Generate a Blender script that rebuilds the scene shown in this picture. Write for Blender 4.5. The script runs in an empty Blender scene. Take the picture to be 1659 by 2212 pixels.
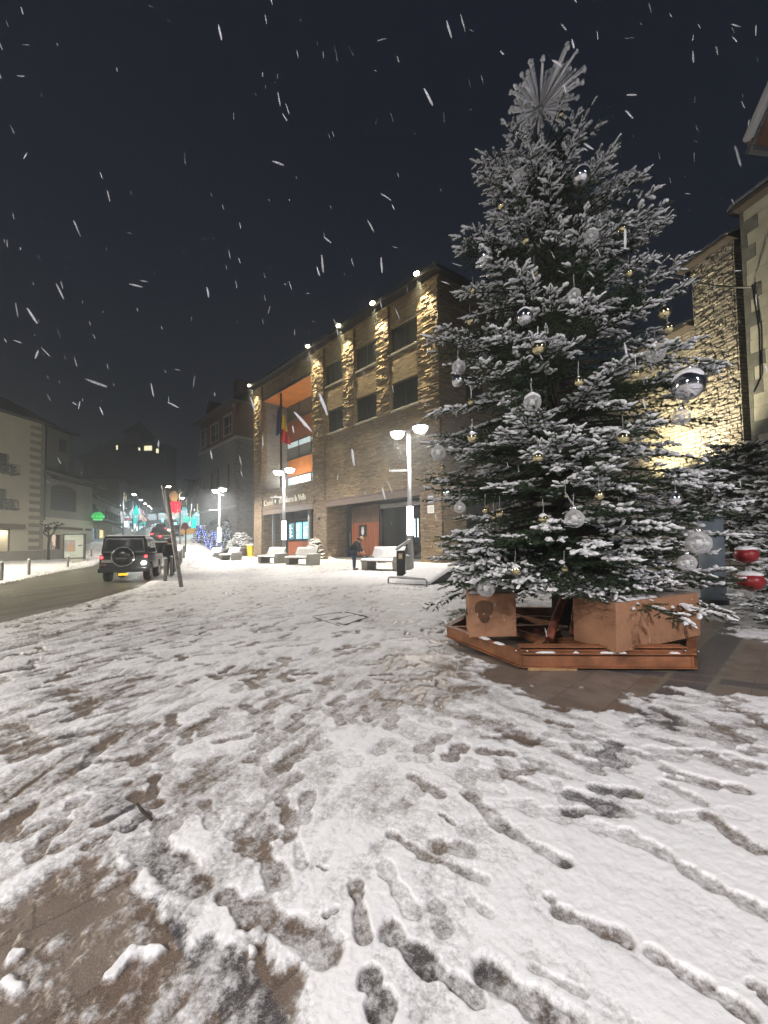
import bpy, math, random
import numpy as np
from mathutils import Vector, Matrix
random.seed(7); rng = np.random.default_rng(11)
sc = bpy.context.scene
R_ = math.radians
# ------------------------------------------------------------------ camera
FPX, CXP, CYP, CH = 820., 829.5, 1106., 1.5
PITCH, ROLL, SHP = R_(2.3), 0.0145, 35.0
cam = bpy.data.cameras.new('camera'); camo = bpy.data.objects.new('camera', cam); sc.collection.objects.link(camo)
cam.sensor_fit = 'VERTICAL'; cam.sensor_height = 36; cam.sensor_width = 27
cam.lens = 36*FPX/2212; cam.shift_y = SHP/2212; cam.clip_start = .05; cam.clip_end = 2000
camo.matrix_world = Matrix.Translation((0, 0, CH)) @ Matrix.Rotation(R_(90)+PITCH, 4, 'X') @ Matrix.Rotation(-ROLL, 4, 'Z')
sc.camera = camo
# ------------------------------------------------------------------ world and exposure
w = bpy.data.worlds.new('World'); sc.world = w; w.use_nodes = True
wn = w.node_tree; bg = wn.nodes['Background']
tc = wn.nodes.new('ShaderNodeTexCoord'); sp = wn.nodes.new('ShaderNodeSeparateXYZ'); cr = wn.nodes.new('ShaderNodeValToRGB')
wn.links.new(tc.outputs['Generated'], sp.inputs[0]); wn.links.new(sp.outputs['Z'], cr.inputs[0]); wn.links.new(cr.outputs[0], bg.inputs[0])
cr.color_ramp.elements[0].position = 0.0; cr.color_ramp.elements[0].color = (.046, .056, .070, 1)
cr.color_ramp.elements[1].position = .75; cr.color_ramp.elements[1].color = (.0100, .0125, .0215, 1)
e = cr.color_ramp.elements.new(.3); e.color = (.0205, .0255, .039, 1)
bg.inputs[1].default_value = 1.0
sc.view_settings.view_transform = 'Standard'; sc.view_settings.look = 'None'
sc.view_settings.exposure = 0.0; sc.view_settings.gamma = 1
sc.render.engine = 'CYCLES'
cy = sc.cycles
cy.use_denoising = True; cy.max_bounces = 6; cy.diffuse_bounces = 2; cy.glossy_bounces = 3; cy.transparent_max_bounces = 12
cy.transmission_bounces = 4; cy.volume_bounces = 0; cy.use_light_tree = True; cy.sample_clamp_indirect = 4; cy.caustics_reflective = False; cy.caustics_refractive = False
LP = 1.0      # overall lamp power
# ------------------------------------------------------------------ pixel <-> world helpers
def ray(px, py):
    a = px-CXP; b = -(py-(CYP+SHP)); c, s = math.cos(ROLL), math.sin(ROLL)
    x = c*a+s*b; z = -s*a+c*b; cp, s2 = math.cos(PITCH), math.sin(PITCH)
    return Vector((x, FPX*cp-z*s2, FPX*s2+z*cp))
def G(px, py, z=0.):
    d = ray(px, py); t = (z-CH)/d.z; return Vector((d.x*t, d.y*t, z))
def P(px, py, Y):
    d = ray(px, py); t = Y/d.y; return Vector((d.x*t, Y, CH+d.z*t))
def Z(n, x, y):          # coordinates measured in enlarged views of the photograph
    x0, y0, k = {1: (0, 1450, 2.074), 2: (700, 1450, 2.6017), 3: (900, 1000, 1.639), 4: (350, 2000, 4.046), 5: (1650, 150, 1.9235), 6: (1650, 1300, 1.952), 7: (2400, 300, 1.005), 8: (1700, 2200, 1.253), 9: (0, 1850, 4.1475), 10: (1200, 1900, 2.37)}[n]
    return (x0+x/k)*.54861, (y0+y/k)*.54861
def sm(a, b, x):
    t = np.clip((x-a)/(b-a), 0, 1); return t*t*(3-2*t)
def gz(x, y):
    q = x/np.maximum(y, .1)
    m = sm(.42, .50, -q)*(1-sm(.77, .84, -q))
    return np.clip(y-30, 0, 170)*.09*m
# ------------------------------------------------------------------ materials
MATS = {}
def nd(nt, t, **k):
    n = nt.nodes.new(t)
    for a, b in k.items(): setattr(n, a, b)
    return n
def mat(name, col=(.5, .5, .5), rough=.6, metal=0., emis=None, es=0., noise=0., nscale=8., bump=0., bscale=30., alpha=None, trans=0., spec=None):
    if name in MATS: return MATS[name]
    m = bpy.data.materials.new(name); m.use_nodes = True; nt = m.node_tree; b = nt.nodes['Principled BSDF']
    b.inputs['Base Color'].default_value = (*col, 1); b.inputs['Roughness'].default_value = rough; b.inputs['Metallic'].default_value = metal
    if spec is not None: b.inputs['Specular IOR Level'].default_value = spec
    if emis: b.inputs['Emission Color'].default_value = (*emis, 1); b.inputs['Emission Strength'].default_value = es
    if trans: b.inputs['Transmission Weight'].default_value = trans
    if alpha is not None: b.inputs['Alpha'].default_value = alpha
    if noise or bump:
        t = nd(nt, 'ShaderNodeTexCoord')
    if noise:
        n = nd(nt, 'ShaderNodeTexNoise'); n.inputs['Scale'].default_value = nscale; n.inputs['Detail'].default_value = 5
        nt.links.new(t.outputs['Object'], n.inputs['Vector'])
        r = nd(nt, 'ShaderNodeValToRGB'); r.color_ramp.elements[0].position = .3; r.color_ramp.elements[1].position = .7
        r.color_ramp.elements[0].color = (*[c*(1-noise) for c in col], 1); r.color_ramp.elements[1].color = (*[min(1, c*(1+noise)) for c in col], 1)
        nt.links.new(n.outputs['Fac'], r.inputs[0]); nt.links.new(r.outputs[0], b.inputs['Base Color'])
    if bump:
        n2 = nd(nt, 'ShaderNodeTexNoise'); n2.inputs['Scale'].default_value = bscale; n2.inputs['Detail'].default_value = 4
        nt.links.new(t.outputs['Object'], n2.inputs['Vector'])
        bp = nd(nt, 'ShaderNodeBump'); bp.inputs['Strength'].default_value = bump; bp.inputs['Distance'].default_value = .02
        nt.links.new(n2.outputs['Fac'], bp.inputs['Height']); nt.links.new(bp.outputs[0], b.inputs['Normal'])
    MATS[name] = m; return m
def stone(name, cols, mortar, bw, bh, msize=.01, dist=.03, bump=.6, bdist=.05, rough=.75):
    """coursed rubble: brick pattern on wall-aligned coordinates, stretched noise for colour and relief"""
    m = bpy.data.materials.new(name); m.use_nodes = True; nt = m.node_tree; b = nt.nodes['Principled BSDF']; L = nt.links.new
    t = nd(nt, 'ShaderNodeTexCoord'); s = nd(nt, 'ShaderNodeSeparateXYZ'); L(t.outputs['Object'], s.inputs[0])
    a = nd(nt, 'ShaderNodeMath', operation='ADD'); L(s.outputs[0], a.inputs[0]); L(s.outputs[1], a.inputs[1])
    c = nd(nt, 'ShaderNodeCombineXYZ'); L(a.outputs[0], c.inputs[0]); L(s.outputs[2], c.inputs[1])
    n = nd(nt, 'ShaderNodeTexNoise'); n.inputs['Scale'].default_value = 1.7; n.inputs['Detail'].default_value = 3; L(c.outputs[0], n.inputs['Vector'])
    vs = nd(nt, 'ShaderNodeVectorMath', operation='SCALE'); vs.inputs['Scale'].default_value = dist*6; L(n.outputs['Color'], vs.inputs[0])
    va = nd(nt, 'ShaderNodeVectorMath', operation='ADD'); L(c.outputs[0], va.inputs[0]); L(vs.outputs[0], va.inputs[1])
    br = nd(nt, 'ShaderNodeTexBrick'); br.inputs['Brick Width'].default_value = bw; br.inputs['Row Height'].default_value = bh
    br.inputs['Scale'].default_value = 1; br.inputs['Mortar Size'].default_value = msize; br.inputs['Mortar Smooth'].default_value = .4
    br.inputs['Color1'].default_value = (0, 0, 0, 1); br.inputs['Color2'].default_value = (1, 1, 1, 1); br.inputs['Mortar'].default_value = (.5, .5, .5, 1); br.offset = .37; br.squash_frequency = 3; br.squash = 1.5
    L(va.outputs[0], br.inputs['Vector'])
    mp = nd(nt, 'ShaderNodeMapping'); mp.inputs['Scale'].default_value = (1.2/bw, 1.1/bh, 1); L(c.outputs[0], mp.inputs[0])
    n2 = nd(nt, 'ShaderNodeTexNoise'); n2.inputs['Scale'].default_value = .9; n2.inputs['Detail'].default_value = 4; n2.inputs['Roughness'].default_value = .7; L(mp.outputs[0], n2.inputs['Vector'])
    mx0 = nd(nt, 'ShaderNodeMix'); mx0.data_type = 'FLOAT'; mx0.inputs[0].default_value = .5
    L(br.outputs['Color'], mx0.inputs[2]); L(n2.outputs['Fac'], mx0.inputs[3])
    r = nd(nt, 'ShaderNodeValToRGB'); el = r.color_ramp.elements
    el[0].position = .2; el[1].position = .8; el[0].color = (*cols[0], 1); el[1].color = (*cols[-1], 1)
    for i, cc in enumerate(cols[1:-1]): q = el.new(.2+.6*(i+1)/(len(cols)-1)); q.color = (*cc, 1)
    L(mx0.outputs[0], r.inputs[0])
    mx = nd(nt, 'ShaderNodeMix'); mx.data_type = 'RGBA'; L(br.outputs['Fac'], mx.inputs[0]); L(r.outputs[0], mx.inputs[6]); mx.inputs[7].default_value = (*mortar, 1)
    L(mx.outputs[2], b.inputs['Base Color']); b.inputs['Roughness'].default_value = rough
    h = nd(nt, 'ShaderNodeMath', operation='MULTIPLY_ADD'); L(br.outputs['Fac'], h.inputs[0]); h.inputs[1].default_value = -.6; L(mx0.outputs[0], h.inputs[2])
    bp = nd(nt, 'ShaderNodeBump'); bp.inputs['Strength'].default_value = bump; bp.inputs['Distance'].default_value = bdist; L(h.outputs[0], bp.inputs['Height']); L(bp.outputs[0], b.inputs['Normal'])
    MATS[name] = m; return m
def planks(name, c1, c2, width=.12, vert=True, rough=.45):
    m = bpy.data.materials.new(name); m.use_nodes = True; nt = m.node_tree; b = nt.nodes['Principled BSDF']; L = nt.links.new
    t = nd(nt, 'ShaderNodeTexCoord'); mp = nd(nt, 'ShaderNodeMapping'); mp.inputs['Scale'].default_value = (1/width, 1/width, .4) if vert else (.4, .4, 1/width)
    L(t.outputs['Object'], mp.inputs[0]); n = nd(nt, 'ShaderNodeTexNoise'); n.inputs['Scale'].default_value = 1; n.inputs['Detail'].default_value = 4; L(mp.outputs[0], n.inputs['Vector'])
    r = nd(nt, 'ShaderNodeValToRGB'); r.color_ramp.elements[0].position = .35; r.color_ramp.elements[1].position = .65
    r.color_ramp.elements[0].color = (*c1, 1); r.color_ramp.elements[1].color = (*c2, 1); L(n.outputs['Fac'], r.inputs[0]); L(r.outputs[0], b.inputs['Base Color']); b.inputs['Roughness'].default_value = rough
    MATS[name] = m; return m
def snowmat(name='snow', col=(.80, .80, .82)):
    if name in MATS: return MATS[name]
    m = mat(name, col, .55, noise=.06, nscale=14, bump=.5, bscale=45); return m
SNOW = snowmat()
FSTONE = stone('ledge_stone', [(.06, .045, .03), (.19, .125, .075), (.29, .21, .12), (.17, .14, .11), (.50, .38, .22)], (.02, .015, .01), .50, .10, .010, .008, 1., .09)
RUBBLE = stone('rubble_stone', [(.16, .15, .13), (.36, .33, .28), (.26, .25, .22), (.50, .46, .38)], (.08, .07, .06), .42, .17, .02, .05, 1., .10)
GSTONE = stone('grey_block_stone', [(.09, .085, .08), (.16, .15, .14), (.22, .21, .20), (.13, .12, .11)], (.08, .075, .07), .55, .30, .02, .02, .6, .05)
REDWALL = mat('red_render', (.10, .032, .022), .85, noise=.35, nscale=1.2, bump=.3, bscale=12)
GREYST = stone('pale_stone', [(.14, .14, .135), (.26, .26, .25), (.2, .2, .19)], (.09, .09, .085), .6, .16, .015, .02, .8, .06)
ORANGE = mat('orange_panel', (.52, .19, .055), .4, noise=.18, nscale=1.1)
WOODR = planks('red_wood', (.17, .045, .018), (.30, .09, .035), .14)
WOODD = planks('dark_wood', (.05, .03, .02), (.10, .055, .035), .3)
ROOFD = mat('dark_metal', (.035, .035, .04), .45, .3, noise=.3, nscale=2)
ANTH = mat('anthracite', (.03, .032, .036), .4, .2)
GLASSD = mat('dark_glass', (.012, .014, .017), .07, 0, spec=.7)
GALV = mat('galvanised_steel', (.32, .32, .33), .42, .7, noise=.15, nscale=6)
CONC = mat('concrete', (.26, .25, .23), .8, noise=.18, nscale=7, bump=.3)
CREAM = mat('cream_render', (.46, .43, .33), .85, noise=.08, nscale=.8, bump=.1)
TAUPE = mat('taupe_render', (.22, .20, .17), .85, noise=.12, nscale=.8, bump=.1)
QUOIN = mat('quoin_stone', (.20, .18, .145), .8, noise=.2, nscale=2)
BLACKP = mat('black_paint', (.012, .013, .015), .3, noise=.2, nscale=3)
BARK = mat('bark', (.032, .024, .018), .9, noise=.4, nscale=12, bump=.8, bscale=20)
RUST = mat('rust_orange_steel', (.24, .095, .042), .6, noise=.5, nscale=3.5, bump=.4, bscale=26)
BOXP = mat('orange_concrete', (.37, .19, .105), .8, noise=.12, nscale=4.5, bump=.5, bscale=70)
NEEDLE = mat('needles', (.030, .056, .022), .8, noise=.5, nscale=3.5)
LAMPE = mat('lamp_glow', (1, 1, 1), .5, emis=(1, .97, .93), es=45)
LAMPW = mat('lamp_glow_warm', (1, 1, 1), .5, emis=(1, .86, .5), es=40)
# ------------------------------------------------------------------ mesh building
def link(o, parent=None):
    sc.collection.objects.link(o)
    if parent: o.parent = parent
    return o
class MB:
    def __init__(s): s.v = []; s.f = []
    def add(s, vs, fs):
        n = len(s.v); s.v += [tuple(p) for p in vs]; s.f += [tuple(i+n for i in f) for f in fs]; return s
    def box(s, x0, x1, y0, y1, z0, z1, M=None):
        v = [(x, y, z) for z in (z0, z1) for x, y in ((x0, y0), (x1, y0), (x1, y1), (x0, y1))]
        if M: v = [tuple(M @ Vector(p)) for p in v]
        return s.add(v, [(3, 2, 1, 0), (4, 5, 6, 7), (0, 1, 5, 4), (1, 2, 6, 5), (2, 3, 7, 6), (3, 0, 4, 7)])
    def tube(s, pts, rad, n=8, cap=True):
        pts = [Vector(p) for p in pts]
        if not hasattr(rad, '__len__'): rad = [rad]*len(pts)
        V = []; prev = None
        for i, p in enumerate(pts):
            d = (pts[min(i+1, len(pts)-1)]-pts[max(i-1, 0)]).normalized()
            if prev is None: a = d.orthogonal().normalized()
            else: a = (prev-d*prev.dot(d)).normalized()
            prev = a; b = d.cross(a)
            for k in range(n):
                q = 2*math.pi*k/n; V.append(p+(a*math.cos(q)+b*math.sin(q))*rad[i])
        F = [(i*n+k, i*n+(k+1) % n, (i+1)*n+(k+1) % n, (i+1)*n+k) for i in range(len(pts)-1) for k in range(n)]
        if cap: F += [tuple(range(n-1, -1, -1)), tuple(range((len(pts)-1)*n, len(pts)*n))]
        return s.add(V, F)
    def cyl(s, x, y, z0, z1, r, r2=None, n=16): return s.tube([(x, y, z0), (x, y, z1)], [r, r if r2 is None else r2], n)
    def lathe(s, c, prof, n=16, axis='Z'):
        V = []
        for r, z in prof:
            for k in range(n):
                q = 2*math.pi*k/n
                p = (r*math.cos(q), r*math.sin(q), z)
                if axis == 'Y': p = (p[0], p[2], p[1])
                if axis == 'X': p = (p[2], p[0], p[1])
                V.append((c[0]+p[0], c[1]+p[1], c[2]+p[2]))
        m = len(prof)
        F = [(i*n+k, i*n+(k+1) % n, (i+1)*n+(k+1) % n, (i+1)*n+k) for i in range(m-1) for k in range(n)]
        F += [tuple(range(n-1, -1, -1)), tuple(range((m-1)*n, m*n))]
        return s.add(V, F)
    def ball(s, c, r, n=14, m=9, lump=0., M=None):
        if not hasattr(r, '__len__'): r = (r, r, r)
        V = []
        for i in range(m):
            th = math.pi*(i+.5)/m if 0 else math.pi*i/(m-1)
            for k in range(n):
                q = 2*math.pi*k/n; l = 1+random.uniform(-lump, lump)
                p = Vector((r[0]*math.sin(th)*math.cos(q)*l, r[1]*math.sin(th)*math.sin(q)*l, r[2]*math.cos(th)*l))
                if i in (0, m-1): p = Vector((0, 0, r[2]*math.cos(th)))
                if M: p = M @ p
                V.append(Vector(c)+p)
        F = [(i*n+k, (i+1)*n+k, (i+1)*n+(k+1) % n, i*n+(k+1) % n) for i in range(m-1) for k in range(n)]
        return s.add(V, F)
    def prism(s, poly, a0, a1, axis='Z'):
        """extrude a 2D polygon along an axis: Z (x,y), Y (x,z), X (y,z)"""
        def pt(u, v, a): return {'Z': (u, v, a), 'Y': (u, a, v), 'X': (a, u, v)}[axis]
        n = len(poly); V = [pt(u, v, a0) for u, v in poly]+[pt(u, v, a1) for u, v in poly]
        return s.add(V, [tuple(range(n-1, -1, -1)), tuple(range(n, 2*n))]+[(i, (i+1) % n, n+(i+1) % n, n+i) for i in range(n)])
    def quad(s, *p): return s.add(p, [tuple(range(len(p)))])
    def wall(s, x0, x1, z0, z1, holes, y0=0., th=.4):
        xs = sorted({x0, x1, *[min(max(h[i], x0), x1) for h in holes for i in (0, 1)]}); zs = sorted({z0, z1, *[min(max(h[i], z0), z1) for h in holes for i in (2, 3)]})
        def full(i, j):
            if i < 0 or j < 0 or i >= len(xs)-1 or j >= len(zs)-1: return False
            cx, cz = (xs[i]+xs[i+1])/2, (zs[j]+zs[j+1])/2
            return not any(h[0] < cx < h[1] and h[2] < cz < h[3] for h in holes)
        y1 = y0+th
        for i in range(len(xs)-1):
            for j in range(len(zs)-1):
                if not full(i, j): continue
                a, b, c, d = xs[i], xs[i+1], zs[j], zs[j+1]
                s.quad((a, y0, c), (b, y0, c), (b, y0, d), (a, y0, d)); s.quad((a, y1, d), (b, y1, d), (b, y1, c), (a, y1, c))
                if not full(i-1, j): s.quad((a, y0, c), (a, y0, d), (a, y1, d), (a, y1, c))
                if not full(i+1, j): s.quad((b, y0, d), (b, y0, c), (b, y1, c), (b, y1, d))
                if not full(i, j-1): s.quad((a, y0, c), (a, y1, c), (b, y1, c), (b, y0, c))
                if not full(i, j+1): s.quad((a, y0, d), (b, y0, d), (b, y1, d), (a, y1, d))
        return s
    def pad(s, x0, x1, y0, y1, z, h, step=.06, nz=.35, f=None, M=None):
        """a lying layer of snow with rounded, uneven edges"""
        nx = max(3, int((x1-x0)/step)); ny = max(3, int((y1-y0)/step)); nx = min(nx, 70); ny = min(ny, 70); V = []
        for j in range(ny+1):
            for i in range(nx+1):
                u, v = i/nx, j/ny; x = x0+(x1-x0)*u; y = y0+(y1-y0)*v
                e = min(u*(x1-x0), (1-u)*(x1-x0), v*(y1-y0), (1-v)*(y1-y0))
                k = min(1, e/(h*1.2)); hh = h*math.sqrt(max(0, 1-(1-k)**2))*(1-nz/2+nz*random.random()) if e > 0 else -.004
                zz = z+hh+(f(x, y) if f else 0); p = Vector((x+random.uniform(-.2, .2)*step*.6, y+random.uniform(-.2, .2)*step*.6, zz))
                V.append(M @ p if M else p)
        F = [(j*(nx+1)+i, j*(nx+1)+i+1, (j+1)*(nx+1)+i+1, (j+1)*(nx+1)+i) for j in range(ny) for i in range(nx)]
        return s.add(V, F)
    def build(s, name, m, parent=None, smooth=False, bevel=0.):
        me = bpy.data.meshes.new(name); me.from_pydata(s.v, [], s.f); me.update()
        me.materials.append(m)
        if smooth: me.polygons.foreach_set('use_smooth', [True]*len(me.polygons))
        o = bpy.data.objects.new(name, me); link(o, parent)
        if bevel:
            md = o.modifiers.new('bevel', 'BEVEL'); md.width = bevel; md.segments = 2; md.limit_method = 'ANGLE'
        return o
def np_mesh(name, V, F, m, parent=None, smooth=False):
    me = bpy.data.meshes.new(name); n = len(V); k = F.shape[1]; f = len(F)
    me.vertices.add(n); me.vertices.foreach_set('co', V.astype(np.float32).ravel())
    me.loops.add(f*k); me.loops.foreach_set('vertex_index', F.astype(np.int32).ravel())
    me.polygons.add(f); me.polygons.foreach_set('loop_start', np.arange(0, f*k, k, dtype=np.int32)); me.polygons.foreach_set('loop_total', np.full(f, k, dtype=np.int32))
    if smooth: me.polygons.foreach_set('use_smooth', np.ones(f, dtype=bool))
    me.update(calc_edges=True)
    if m: me.materials.append(m)
    return link(bpy.data.objects.new(name, me), parent)
def tag(o, label=None, cat=None, group=None, kind=None):
    if label: o['label'] = label
    if cat: o['category'] = cat
    if group: o['group'] = group
    if kind: o['kind'] = kind
    return o
def empty(name, loc=(0, 0, 0), rz=0., label=None, cat=None, group=None, scale=1.):
    o = bpy.data.objects.new(name, None); link(o); o.location = loc; o.rotation_euler = (0, 0, rz); o.scale = (scale,)*3; o.empty_display_size = .2
    return tag(o, label, cat, group)
def copy_tree(o, parent=None):
    c = o.copy(); sc.collection.objects.link(c); c.parent = parent
    for ch in list(o.children): copy_tree(ch, c)
    return c
def light(kind, loc, energy, col=(1, 1, 1), parent=None, size=.3, target=None, spot=60, blend=.5, name='lamp_light'):
    l = bpy.data.lights.new(name, kind); l.energy = energy*LP; l.color = col
    if kind == 'AREA': l.shape = 'DISK'; l.size = size
    elif kind == 'POINT': l.shadow_soft_size = size
    elif kind == 'SPOT': l.shadow_soft_size = size; l.spot_size = R_(spot); l.spot_blend = blend
    o = bpy.data.objects.new(name, l); link(o, parent); o.location = loc
    if target is not None: o.rotation_euler = (Vector(target)-Vector(loc)).to_track_quat('-Z', 'Y').to_euler()
    return o
def local_frame(origin, d):
    """facade frame: x runs to the right as seen from outside, y goes into the building"""
    d = Vector((d[0], d[1])).normalized(); n = Vector((-d.y, d.x))
    def f(px, py, off=0.):
        r = ray(px, py); o = Vector((origin[0], origin[1])); a = o+n*off
        t = a.dot(n)/(r.x*n.x+r.y*n.y); p = Vector((r.x*t, r.y*t))-o
        return p.dot(d), CH+r.z*t
    return math.atan2(d.y, d.x), f
def ftext(body, size, loc, rot, m, parent, name='lettering', ext=.02, align='LEFT', sx=1.):
    c = bpy.data.curves.new(name, 'FONT'); c.body = body; c.size = size; c.extrude = ext; c.align_x = align; c.materials.append(m)
    t = bpy.data.objects.new('tmp_text', c); sc.collection.objects.link(t); dg = bpy.context.evaluated_depsgraph_get(); dg.update(); me = bpy.data.meshes.new_from_object(t.evaluated_get(dg)); bpy.data.objects.remove(t); me.name = name
    o = bpy.data.objects.new(name, me); link(o, parent); o.location = loc; o.rotation_euler = rot; o.scale = (sx, 1, 1); return o
# ------------------------------------------------------------------ noise
def vnoise(x, y, seed=0):
    xi = np.floor(x).astype(np.int64); yi = np.floor(y).astype(np.int64); xf = x-xi; yf = y-yi
    def h(a, b):
        n = (a*374761393+b*668265263+seed*1442695041) & 0xffffffff
        n = ((n ^ (n >> 13))*1274126177) & 0xffffffff; n = n ^ (n >> 16); return (n & 0xffff)/65535.
    u = xf*xf*(3-2*xf); v = yf*yf*(3-2*yf)
    return (h(xi, yi)*(1-u)+h(xi+1, yi)*u)*(1-v)+(h(xi, yi+1)*(1-u)+h(xi+1, yi+1)*u)*v
def fbm(x, y, o=4, seed=0, g=.5):
    s = 0; a = 1; t = 0
    for i in range(o):
        s = s+a*vnoise(x*2**i+17*i, y*2**i-9*i, seed+i); t += a; a *= g
    return s/t
# ================================================================== GROUND: road, pavement, plaza with trodden snow
def seg_d(X, Y, p0, p1):
    dx, dy = p1[0]-p0[0], p1[1]-p0[1]; L2 = dx*dx+dy*dy+1e-9
    t = np.clip(((X-p0[0])*dx+(Y-p0[1])*dy)/L2, 0, 1)
    return np.hypot(X-p0[0]-t*dx, Y-p0[1]-t*dy), t
def poly_sd(X, Y, poly):
    """signed distance, negative inside"""
    d = np.full(X.shape, 1e9); ins = np.zeros(X.shape, bool); n = len(poly)
    for i in range(n):
        a, b = poly[i], poly[(i+1) % n]
        d = np.minimum(d, seg_d(X, Y, a, b)[0])
        c = (a[1] > Y) != (b[1] > Y)
        with np.errstate(divide='ignore', invalid='ignore'):
            xi = (b[0]-a[0])*(Y-a[1])/(b[1]-a[1]+1e-12)+a[0]
        ins ^= c & (X < xi)
    return np.where(ins, -d, d)
def g2(px, py): v = G(px, py); return (v.x, v.y)
road_r = [g2(0, 1345), g2(170, 1305), g2(300, 1268), g2(322, 1256), g2(346, 1241), (-20.5, 35), (-29.4, 50), (-58, 100), (-116, 200)]
road_l = [(-125, 200), (-64.5, 100), (-34.5, 50), g2(218, 1220.6), g2(110, 1240), g2(0, 1263.7), (-18.2, 11), (-19.5, 4)]
ROADP = [(-9, .5), (-7, 4.0)]+road_r+road_l+[(-20, .5)]
v = np.concatenate([np.arange(1265, 60, -1.65), 60*np.exp(-np.arange(0, 2.6, .024))])
Yr = 1230/v; tx = np.arange(-1.72, 1.6, .0029)
YY, TX = np.meshgrid(Yr, tx, indexing='ij'); XX = YY*TX
# snow cover 0..1
wr = sm(-.3, 1.1, XX)
u1, w1 = XX*.42+YY*.9, XX*.9-YY*.42
u2, w2 = XX*.72-YY*.69, XX*.69+YY*.72
wx, wy = (fbm(XX*1.3, YY*1.3, 3, 90)-.5)*.5, (fbm(XX*1.3, YY*1.3, 3, 91)-.5)*.5
st1 = fbm(u1*2.3+wx, w1*7+wy, 4, 3); st2 = fbm(u2*2.4+wx*2, w2*5+wy*2, 4, 8)
st = st1*(1-wr)+st2*wr
big = fbm(XX*.55+wx, YY*.55+wy, 3, 21)
med = fbm(XX*3.+wx*2, YY*3.+wy*2, 4, 33)
str2 = fbm(u1*3.2+wx, w1*14+wy*2, 3, 61)*(1-wr)+fbm(u2*5+wx*2, w2*11+wy*2, 3, 62)*wr
med2 = fbm(XX*16, YY*16, 3, 55)
c = .69+(st-.5)*.68+(big-.5)*.5+(med-.5)*.62+(str2-.5)*.62
# the snow lies thicker towards the buildings and at the lower right, thinner at the left
c += .08*sm(2.6, 5.5, YY)+.0*sm(9, 20, YY) + .20*sm(.25, 1.1, XX)*(1-sm(2.2, 3.6, YY)) - .07*sm(0, 3, -XX)*(1-sm(8, 14, YY))
dark = np.zeros_like(c); cut = np.zeros_like(c); rim = np.zeros_like(c); wet = np.zeros_like(c)
brk = np.clip(.30+1.35*fbm(XX*7, YY*7, 3, 19), 0, 1.15)
def stamp(p0, p1, wd, k=1., dk=0., shoe=True, ragged=.45):
    pad = wd*2.2; y0, y1 = min(p0[1], p1[1])-pad, max(p0[1], p1[1])+pad
    rows = np.where((Yr >= y0) & (Yr <= y1))[0]
    if len(rows) < 2: return
    r0, r1 = rows[0], rows[-1]+1
    xm, xM = min(p0[0], p1[0])-pad, max(p0[0], p1[0])+pad
    ta, tb = min(xm/y0 if y0 > .2 else -9, xm/y1), max(xM/max(y0, .2), xM/y1)
    c0, c1 = max(0, int((ta-tx[0])/.0029)), min(len(tx), int((tb-tx[0])/.0029)+2)
    if c1-c0 < 2: return
    X, Y = XX[r0:r1, c0:c1], YY[r0:r1, c0:c1]
    d, t = seg_d(X, Y, p0, p1)
    ww = wd*(1-.40*np.exp(-((t-.36)/.15)**2)) if shoe else wd
    lng = math.hypot(p1[0]-p0[0], p1[1]-p0[1]) > .24
    ww = ww*(1+(ragged+.5*lng)*(med[r0:r1, c0:c1]-.5)*2)
    e = d/ww+(med2[r0:r1, c0:c1]-.5)*.5; m = 1-sm(.80 if not lng else .6, 1.10 if not lng else 1.3, e)
    if lng: m = m*brk[r0:r1, c0:c1]
    cut[r0:r1, c0:c1] = np.maximum(cut[r0:r1, c0:c1], m*k)
    dark[r0:r1, c0:c1] = np.maximum(dark[r0:r1, c0:c1], m*dk)
    rim[r0:r1, c0:c1] = np.maximum(rim[r0:r1, c0:c1], np.exp(-((e-1.35)/.25)**2)*k*(.35 if not lng else .08))
def sD(x0, y0, x1, y1, wd=.05, k=1., dk=0., shoe=True): stamp(g2(x0, y0), g2(x1, y1), wd, k, dk, shoe)
A_ = lambda x, y: (x/2, y/2+1481)
B_ = lambda x, y: (x/2+830, y/2+1426)
for a, b, wd, k, dk in [((345, 112), (382, 128), .05, .7, .2), ((1380, 100), (1440, 135), .045, .8, 0), ((785, 212), (918, 168), .05, .6, 0), ((1345, 222), (1322, 300), .05, .9, .1),
        ((1125, 325), (1190, 385), .05, .55, 0), ((672, 400), (652, 490), .05, 1, .35), ((438, 335), (555, 318), .04, 1, .3), ((1215, 500), (1275, 600), .045, .9, 0), ((1275, 600), (1300, 780), .035, .6, 0),
        ((885, 515), (930, 615), .045, .75, 0), ((1020, 650), (1150, 720), .06, .75, 0), ((1120, 720), (1210, 850), .062, .85, 0), ((985, 915), (1080, 1010), .05, 1, .2), ((1080, 960), (1420, 1170), .052, 1, .1), ((1540, 875), (1572, 1110), .034, 1, 0),
        ((65, 665), (205, 595), .045, .9, .2), ((150, 740), (265, 605), .05, .8, 0), ((385, 700), (450, 665), .04, .8, 0), ((680, 625), (760, 590), .045, .6, 0), ((560, 620), (620, 570), .05, .8, .2),
        ((620, 700), (860, 880), .07, .9, .55), ((1410, 1010), (1450, 985), .015, 1, .3), ((1380, 795), (1410, 812), .012, 1, .4), ((870, 350), (930, 330), .05, .5, 0), ((1600, 1290), (1659, 1420), .045, 1, .7)]:
    stamp(g2(*A_(*a)), g2(*A_(*b)), wd, k, dk)
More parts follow.
